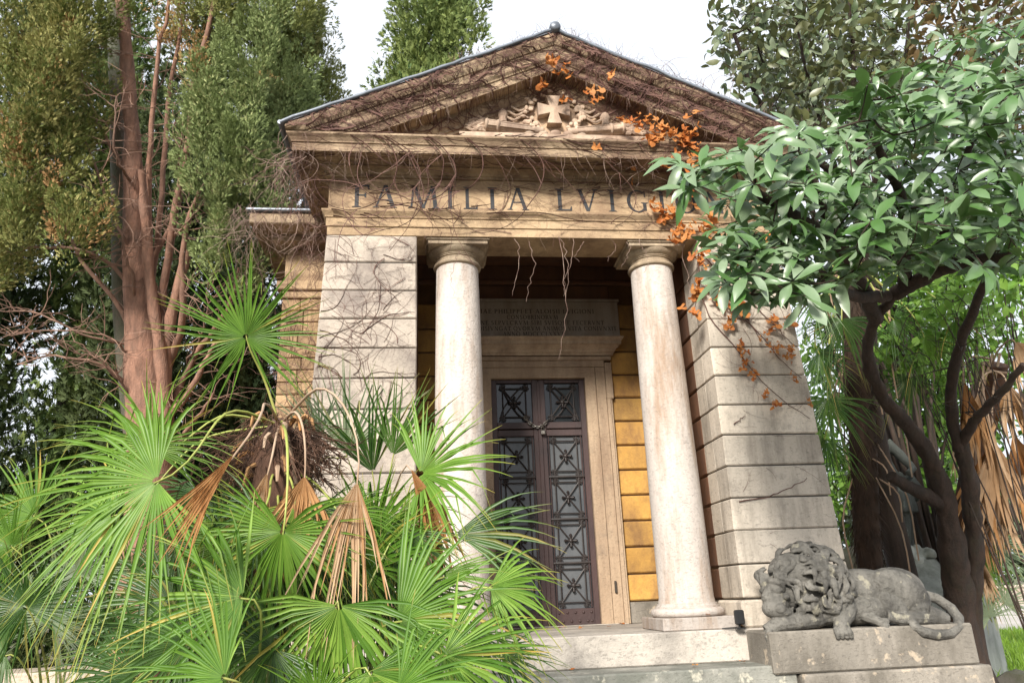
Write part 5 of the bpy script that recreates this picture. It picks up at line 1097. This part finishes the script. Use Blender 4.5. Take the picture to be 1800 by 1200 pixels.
bush('laurel_bush', 'deep green bush filling the gap under the canopy at right', [pe(1560, 480, 120, 90, 13), pe(1700, 440, 110, 90, 13.5), pe(1680, 640, 60, 90, 13)], 'bright', 2600, .18, 106)
for k, (px, d) in enumerate(((1700, 52), (1790, 50), (1880, 54), (1620, 56))):
    bush('far_tree', ['hazy grey-green tree far behind the parapet, nearest the trunk', 'hazy grey-green tree far behind the parapet at the right edge', 'far tree partly cut off by the right edge', 'far tree behind the trunks above the parapet'][k], [pe(px, 960, 75, 60, d), pe(px+10, 900, 65, 60, d)], 'farleaf', 2200, .6, 110+k, cat='tree', group='trees beyond the parapet')
bush('laurel_bush', 'dense dark green thicket far behind the tree trunks at right', [pe(1470, 760, 90, 200, 19), pe(1580, 720, 110, 230, 19.5), pe(1680, 740, 90, 230, 19), pe(1560, 520, 130, 120, 19), pe(1690, 520, 90, 100, 19.5)], 'palm_dark', 5200, .26, 107)
tw = scatter([(1560, 540), (1700, 500), (1800, 560), (1790, 720), (1700, 740), (1600, 680)], 120, 7.6, 9.0, 78, 18)
connect(lq, nodes, tw, 'darkbark', .0035, .03, 79, name='bare_twigs')
# rock pile beside the statue
for k, (px, py, d, r, lb) in enumerate(((1630, 985, 12.5, (.45, .4, .35), 'slanting brown boulder right of the statue base'), (1600, 930, 14, (.8, .5, .6), 'large dark boulder behind the statue base'), (1500, 1000, 13, (.5, .4, .4), 'pale boulder left of the shaggy palm trunk'), (1660, 1020, 13, (.5, .4, .35), 'low boulder under the grass tuft right of the statue'))):
    c = at(px, py, d); make_rock('boulder', c, r, 20+k, lb, 'boulder'); 
    b = MB(); b.lathe([(r[0]*.9, GZ-.05), (r[0]*.95, c[2]-.3), (r[0]*.6, c[2])], 12, (c[0], c[1], 0)); o = b.build('rock_mound', 'rock', None, 60); tag(o, 'earthy rock mound carrying the '+lb, 'mound')
# ================================================================== BARE CREEPER WITH DRY ORANGE LEAVES
M['vine'] = plain('creeper_stem', (.075, .034, .028), (.15, .075, .055), rough=.85, scale=12)
M['vine_pale'] = plain('creeper_stem_pale', (.34, .25, .20), (.12, .06, .05), rough=.85, scale=9)
M['oleaf'] = leafmat('dry_creeper_leaf', (.46, .14, .035), (.58, .27, .09), rough=.6, transl=.3, spec=.3, mid=(.52, .20, .05))
vine = thing('creeper', 'bare brown creeper with clusters of dry orange leaves covering the tomb front', 'creeper', (-2.7, 0, GZ))
vg = np.random.default_rng(200)
def wander(mb, p, d, L_, r, surf, wig=.35, grav=0., br=.5, depth=0, seg=.045):
    """stem creeping over a surface; surf(x,z)->y fixes the depth"""
    r = r*(1 if depth else .6); p = np.array(p, float); d = unit(d); n = max(4, int(L_/seg)); pts = []; curve = vg.normal(0, .12)
    for i in range(n):
        y = surf(p) if surf else p[1]
        if y is None: break
        q = np.array([p[0], y, p[2]]); pts.append(q)
        d = unit(d+np.array([vg.normal(0, wig), vg.normal(0, wig*.5) if surf is None else 0, vg.normal(0, wig)-grav])*.6+curve*np.array([d[2], 0, -d[0]])); p = q+d*seg
        if depth < 2 and vg.random() < br*.16: wander(mb, q, d+np.array([vg.normal(0, .9), vg.normal(0, .3) if surf is None else 0, vg.normal(0, .9)]), L_*vg.uniform(.2, .5), r*.65, surf, wig, grav, br, depth+1, seg)
    if len(pts) > 2: mb.tube(pts, np.linspace(r, r*.35, len(pts)), 3, cap=False)
def region(name, fn, mat='vine'):
    b = MB(); fn(b); o = b.build(name, mat, vine); o['kind'] = 'stuff'; return o
yp = lambda p: -.010 if PA < abs(p[0]) < PB+TB*(H-p[2]) and .26 < p[2] < H else None
def yent(p):
    z = p[2]
    if z < H or z > 5.06 or abs(p[0]) > PB: return None
    if z < 4.2: return -.010
    if z < 4.30: return -.026
    if z < 4.40: return -.085
    if z < 4.80: return -.012
    if z < 4.87: return -.14
    return -.42
def yrak(p):
    t = p[2]-zl(p[0])
    if t > .04 or t < -.66 or abs(p[0]) > 2.92 or p[2] < 5.08: return None
    return -.53 if t > -.16 else (-.47 if t > -.34 else (-.425 if t > -.46 else -.25+.1*max(0, min(1, (-.46-t)/.2))))
def left_pier(b):
    for k in range(80): x = vg.uniform(-2.62, -1.6); z = 1.5+2.5*vg.random()**.6; wander(b, (x, 0, z), (vg.uniform(-.6, 1), 0, vg.uniform(-.5, .9)), vg.uniform(.35, 1.1), .0025+.008*vg.random()**3, yp, .30, 0, .9)
    for k in range(12): wander(b, (-2.55, 0, vg.uniform(2.6, 4.05)), (1, 0, vg.uniform(-.3, .5)), vg.uniform(.6, 1.0), .007, yp, .22, 0, 1.1)
region('pier_stems', left_pier)
def ent(b):
    for k in range(58): wander(b, (vg.uniform(-2.6, 2.3), 0, vg.uniform(4.12, 4.78)), (vg.choice([-1, 1]), 0, vg.uniform(-.25, .25)), vg.uniform(.4, 1.6), .0028+.007*vg.random()**3, yent, .24, 0, .8)
    for k in range(9): wander(b, (vg.uniform(-2.6, -.8), 0, 4.28+.02*k), (1, 0, 0), vg.uniform(2, 4.4), .016, lambda p: -.09 if 4.2 < p[2] < 4.46 and abs(p[0]) < PB else None, .10, 0, .7)
region('entablature_stems', ent)
def rake(b):
    for sg, n in ((-1, 330), (1, 560)):
        for k in range(n):
            x = sg*vg.uniform(0, 2.95); t = -vg.uniform(0, .62)
            wander(b, (x, 0, max(5.09, zl(x)+t)), (sg*vg.choice([-1, 1]), 0, -SL*vg.choice([-1, 1])+vg.normal(0, .2)), vg.uniform(.3, 1.1), .003+.018*vg.random()**4, yrak, .32, 0, .8)
    for k in range(150): x = vg.uniform(-1.2, 2.9); wander(b, (x, -.53, zl(x)+.02), (vg.normal(0, .5), vg.normal(0, .3), .7), vg.uniform(.06, .22), .004, None, .5, .05, .5)
    for k in range(45): x = vg.uniform(-2.2, 2.2); wander(b, (x, 0, vg.uniform(5.1, max(5.12, zl(x)-.65))), (vg.normal(0, 1), 0, vg.normal(0, 1)), vg.uniform(.2, .6), .0035, lambda p: -.16 if p[2] < zl(p[0])-.6 and p[2] > 5.09 else None, .4, 0, .6)
region('pediment_stems', rake)
def corn(b):
    for k in range(70): wander(b, (vg.uniform(-2.9, 2.8), 0, vg.uniform(4.9, 5.08)), (vg.choice([-1, 1]), 0, vg.normal(0, .08)), vg.uniform(.4, 1.4), vg.uniform(.004, .008), lambda p: (-.43-.045*(p[2] > 4.99)) if 4.88 < p[2] < 5.09 and abs(p[0]) < 2.9 else None, .16, 0, .6)
    for k in range(20): wander(b, (vg.uniform(-2.9, 0), 0, 5.08), (1, 0, .02), vg.uniform(1, 2.6), .014, lambda p: -.46 if p[2] < 5.13 and abs(p[0]) < 2.9 else None, .14, 0, .6)
region('cornice_stems', corn)
def hang(b):
    for k in range(95):
        x = vg.uniform(-2.85, 2.6); L_ = vg.uniform(.08, .42) if vg.random() < .8 else vg.uniform(.4, .75); wander(b, (x, -.43, 4.90), (vg.normal(0, .25), vg.normal(0, .1), -1), L_, vg.uniform(.0022, .0045), None, .17, .28, .5, seg=.03)
    for k in range(18): x = vg.uniform(-1.5, 1.5); wander(b, (x, -.03, 4.12), (vg.normal(0, .3), 0, -1), vg.uniform(.05, .25), .003, None, .12, .35, .3, seg=.03)
    for px, y0, y1 in ((905, 420, 520), (930, 425, 530), (986, 415, 632), (992, 420, 520), (1000, 420, 515), (1020, 425, 460), (1075, 425, 460), (1100, 425, 470), (1205, 425, 540), (1130, 420, 480), (800, 440, 520)):
        p = atY(px, y0, -.02); q = atY(px, y1, -.02); n = 14; pts = [p+(q-p)*t+np.array([vg.normal(0, .012)+.05*math.sin(4*t+px), vg.normal(0, .008), 0]) for t in np.linspace(0, 1, n)]; b.tube(pts, np.linspace(.0038, .0014, n), 4, cap=False)
    for k in range(60): x = vg.uniform(-2.3, 2.3); z = zl(x)-.46; 
    for k in range(70): x = vg.uniform(-2.0, 2.2); wander(b, (x, -.42, zl(x)-.45), (vg.normal(0, .2), 0, -1), vg.uniform(.06, .25), .0028, None, .2, .3, .5, seg=.03)
region('hanging_stems', hang, 'vine_pale')
def soffit(b):  # creeper mat under the cornice, added dense and dark to deepen the soffit's shade
    for k in range(230):
        x = vg.uniform(-2.9, 2.7); y = -vg.uniform(.02, .42); a = vg.choice([0, PI])+vg.normal(0, .5); pts = []; z = 4.878 if y < -.14 else 4.84-.2*vg.random()
        for i in range(int(vg.uniform(6, 18))):
            a += vg.normal(0, .35); x += .05*math.cos(a); y = min(-.02, max(-.43, y+.03*math.sin(a))); pts.append((x, y if z > 4.87 else -.035-.03*math.sin(i), z-.006*abs(math.sin(i*1.7))))
        b.tube(pts, np.linspace(.002+.004*vg.random(), .0015, len(pts)), 3, cap=False)
region('soffit_shade_stems', soffit)
def corner(b, n, xr, yr_, zr, Lr, gr=.25):
    for k in range(n): wander(b, (vg.uniform(*xr), vg.uniform(*yr_), vg.uniform(*zr)), (vg.normal(0, .6), vg.normal(0, .4), -.6), vg.uniform(*Lr), vg.uniform(.003, .007), None, .34, gr, .7)
region('corner_tangle', lambda b: (corner(b, 70, (-3.05, -2.75), (-.5, .5), (4.6, 5.15), (.25, .8)), corner(b, 70, (-2.95, -2.56), (.1, 1.3), (4.1, 4.95), (.2, .7), .15)), 'vine')
region('corner_tangle', lambda b: (corner(b, 70, (-3.1, -2.7), (-.52, .3), (4.7, 5.12), (.25, .7)), corner(b, 26, (-2.85, -2.55), (.1, .8), (3.9, 4.6), (.2, .8))), 'vine_pale')
region('wing_stems', lambda b: (corner(b, 75, (-3.8, -2.65), (.92, 1.05), (4.75, 5.02), (.2, .75)), corner(b, 26, (-3.75, -3.45), (.9, 1.1), (4.4, 4.95), (.4, .9))), 'vine_pale')
def wingp(b):
    for k in range(60): wander(b, (vg.uniform(-3.3, -2.6), 0, vg.uniform(2.0, 4.2)), (vg.normal(0, .5), 0, vg.choice([-1, 1])), vg.uniform(.5, 1.4), vg.uniform(.004, .010), lambda p: 1.49, .2, 0, .7)
region('wing_pilaster_stems', wingp)
def rpier(b):
    for a in (((1222, 500), (1250, 560), (1300, 620), (1360, 690), (1425, 735)), ((1260, 520), (1320, 570), (1380, 640), (1410, 665)), ((1290, 500), (1350, 560), (1400, 610)), ((1240, 450), (1300, 540), (1340, 600)), ((1300, 880), (1360, 870), (1420, 840)), ((1290, 745), (1310, 730)), ((1330, 1015), (1400, 1000)), ((1225, 440), (1230, 500), (1215, 560))):
        b.tube(spine([atY(x, y, -.014) for x, y in a], 16)+vg.normal(0, .006, (16, 3))*np.array([1, .2, 1]), np.linspace(.007, .003, 16), 4, cap=False)
    for k in range(26): wander(b, (vg.uniform(1.6, 2.6), 0, vg.uniform(3.0, 4.1)), (.7, 0, -.6), vg.uniform(.3, .9), .004, yp, .25, 0, .8)
    for k in range(12): wander(b, (vg.uniform(1.7, 2.6), 0, vg.uniform(.4, 2.2)), (.8, 0, vg.normal(0, .4)), vg.uniform(.2, .5), .003, yp, .2, 0, .5)
region('right_pier_stems', rpier)
def shoots(b):
    for px, py in ((1215, 170), (1235, 165), (1180, 150), (1250, 180), (1265, 185), (1160, 130), (1280, 190), (1290, 195)):
        p = atY(px, py, -.3); wander(b, p, (vg.normal(0, .25), 0, 1), vg.uniform(.3, .75), .006, None, .16, -.02, 1.3)
region('free_shoots', shoots)
# dry leaves, each its own piece
OL = []
for s in range(4):
    g_ = np.random.default_rng(300+s); V, F = [], []; nr, na = 4, 13   # crumpled three-lobed leaf
    for i in range(nr):
        for j in range(na):
            a = -2.5+5.0*j/(na-1); lob = .050*(1+.42*math.cos(3*a*.86))*(1.15-.12*abs(a)); r_ = lob*i/(nr-1); V.append((.03+r_*math.cos(a), r_*math.sin(a), [.5, -.4, .7, .3][s]*r_*r_*11+.014*(i/(nr-1))**2*math.sin(2.6*a+s*2)))
    F = [(i*na+j, i*na+j+1, (i+1)*na+j+1, (i+1)*na+j) for i in range(nr-1) for j in range(na-1)]; V = np.array(V)+g_.normal(0, .0035, (nr*na, 3)); F = np.array(F)
    if s % 2: V[:, 2] += 9*V[:, 1]**2
    else: V[:, 2] -= 7*V[:, 1]**2+4*(V[:, 0]-.03)**2
    OL.append(np_mesh('dry_leaf', V, F, 'oleaf', {'v': np.zeros(len(V))}, True))
cl_ = [(968, 105, 3, 10, -.54), (990, 122, 4, 12, -.48), (955, 150, 2, 8, -.30), (990, 172, 2, 8, -.30), (1002, 128, 1, 5, -.5), (1040, 160, 4, 14, -.45), (1072, 132, 2, 6, -.52), (1052, 172, 2, 6, -.4), (1092, 208, 3, 8, -.35), (1118, 205, 6, 14, -.4), (1140, 232, 12, 22, -.42), (1165, 222, 6, 16, -.44), (1190, 245, 10, 22, -.46), (1215, 210, 3, 14, -.5), (1205, 262, 6, 18, -.46), (1050, 255, 2, 5, -.47),
       (1113, 300, 1, 3, -.2), (1114, 319, 1, 3, -.1), (1170, 285, 4, 10, -.45), (1220, 285, 4, 12, -.45), (1150, 362, 4, 12, -.06), (1175, 372, 6, 14, -.09), (1195, 395, 9, 18, -.09), (1185, 405, 5, 10, -.08), (1215, 345, 4, 14, -.05), (1240, 400, 8, 18, -.09), (1232, 450, 10, 18, -.04), (1228, 500, 9, 16, -.03), (1262, 520, 10, 20, -.03), (1300, 535, 9, 20, -.03), (1310, 470, 8, 24, -.04), (1350, 420, 6, 30, -.04),
       (1215, 540, 4, 12, -.03), (1340, 590, 5, 12, -.03), (1365, 610, 7, 12, -.03), (1390, 615, 6, 12, -.03), (1300, 600, 4, 8, -.03), (1310, 625, 6, 10, -.03), (1325, 655, 5, 8, -.03), (1345, 690, 4, 8, -.03), (1362, 705, 4, 6, -.03), (1300, 645, 2, 6, -.03), (1395, 660, 4, 8, -.03), (1420, 705, 2, 6, -.03), (1350, 560, 5, 12, -.03), (1385, 560, 5, 12, -.03), (1280, 570, 4, 10, -.03)]
pv = np.array(vine.location)
for (px, py, n, sp, Y) in cl_:
    for k in range(int(n*1.5)):
        p = atY(px+vg.normal(0, sp*.6), py+vg.normal(0, sp*.6), Y-vg.uniform(.0, .06)); X = unit(np.array([vg.normal(0, .6), -.25, -.7])+vg.normal(0, .3, 3)); Z = unit(np.array([0, -1, .4])+vg.normal(0, .5, 3)); Z = unit(Z-X*np.dot(Z, X)); Y_ = np.cross(Z, X); s = vg.uniform(.5, 1.2)*(.65 if py > 560 else 1)
        o = bpy.data.objects.new('dry_leaf', OL[vg.integers(0, 4)]); COL.objects.link(o); o.parent = vine; Mx = np.eye(4); Mx[:3, 0] = X*s; Mx[:3, 1] = Y_*s; Mx[:3, 2] = Z*s; Mx[:3, 3] = p-pv; o.matrix_basis = Matrix(Mx.tolist())
# fallen leaves on floor and steps
for k, (x, y, z) in enumerate(((.05, 1.55, .012), (.22, 1.3, .012), (.5, 1.2, .012), (-.2, -.3, -.27), (.9, -.35, -.27), (1.35, -.3, -.27), (1.2, .0, .125), (.75, 1.5, .012), (1.5, -.02, .012))):
    o = bpy.data.objects.new('fallen_leaf', OL[k % 4]); COL.objects.link(o); o.location = (x, y, z+.012); o.rotation_euler = (vg.uniform(-.15, .15), vg.uniform(-.15, .15), vg.uniform(0, 6)); o.scale = (.6, .6, .35)
    tag(o, ['curled orange leaf at the foot of the door', 'dry orange leaf on the porch floor', 'dry leaf on the porch floor right of centre', 'dead leaf on the lower step behind the palm', 'dead leaf on the lower step below the column', 'orange leaf on the lower step beside the lion', 'dry leaf on the right column plinth', 'dry leaf beside the right door jamb', 'dry leaf near the black floodlight'][k], 'leaf', 'fallen leaves')
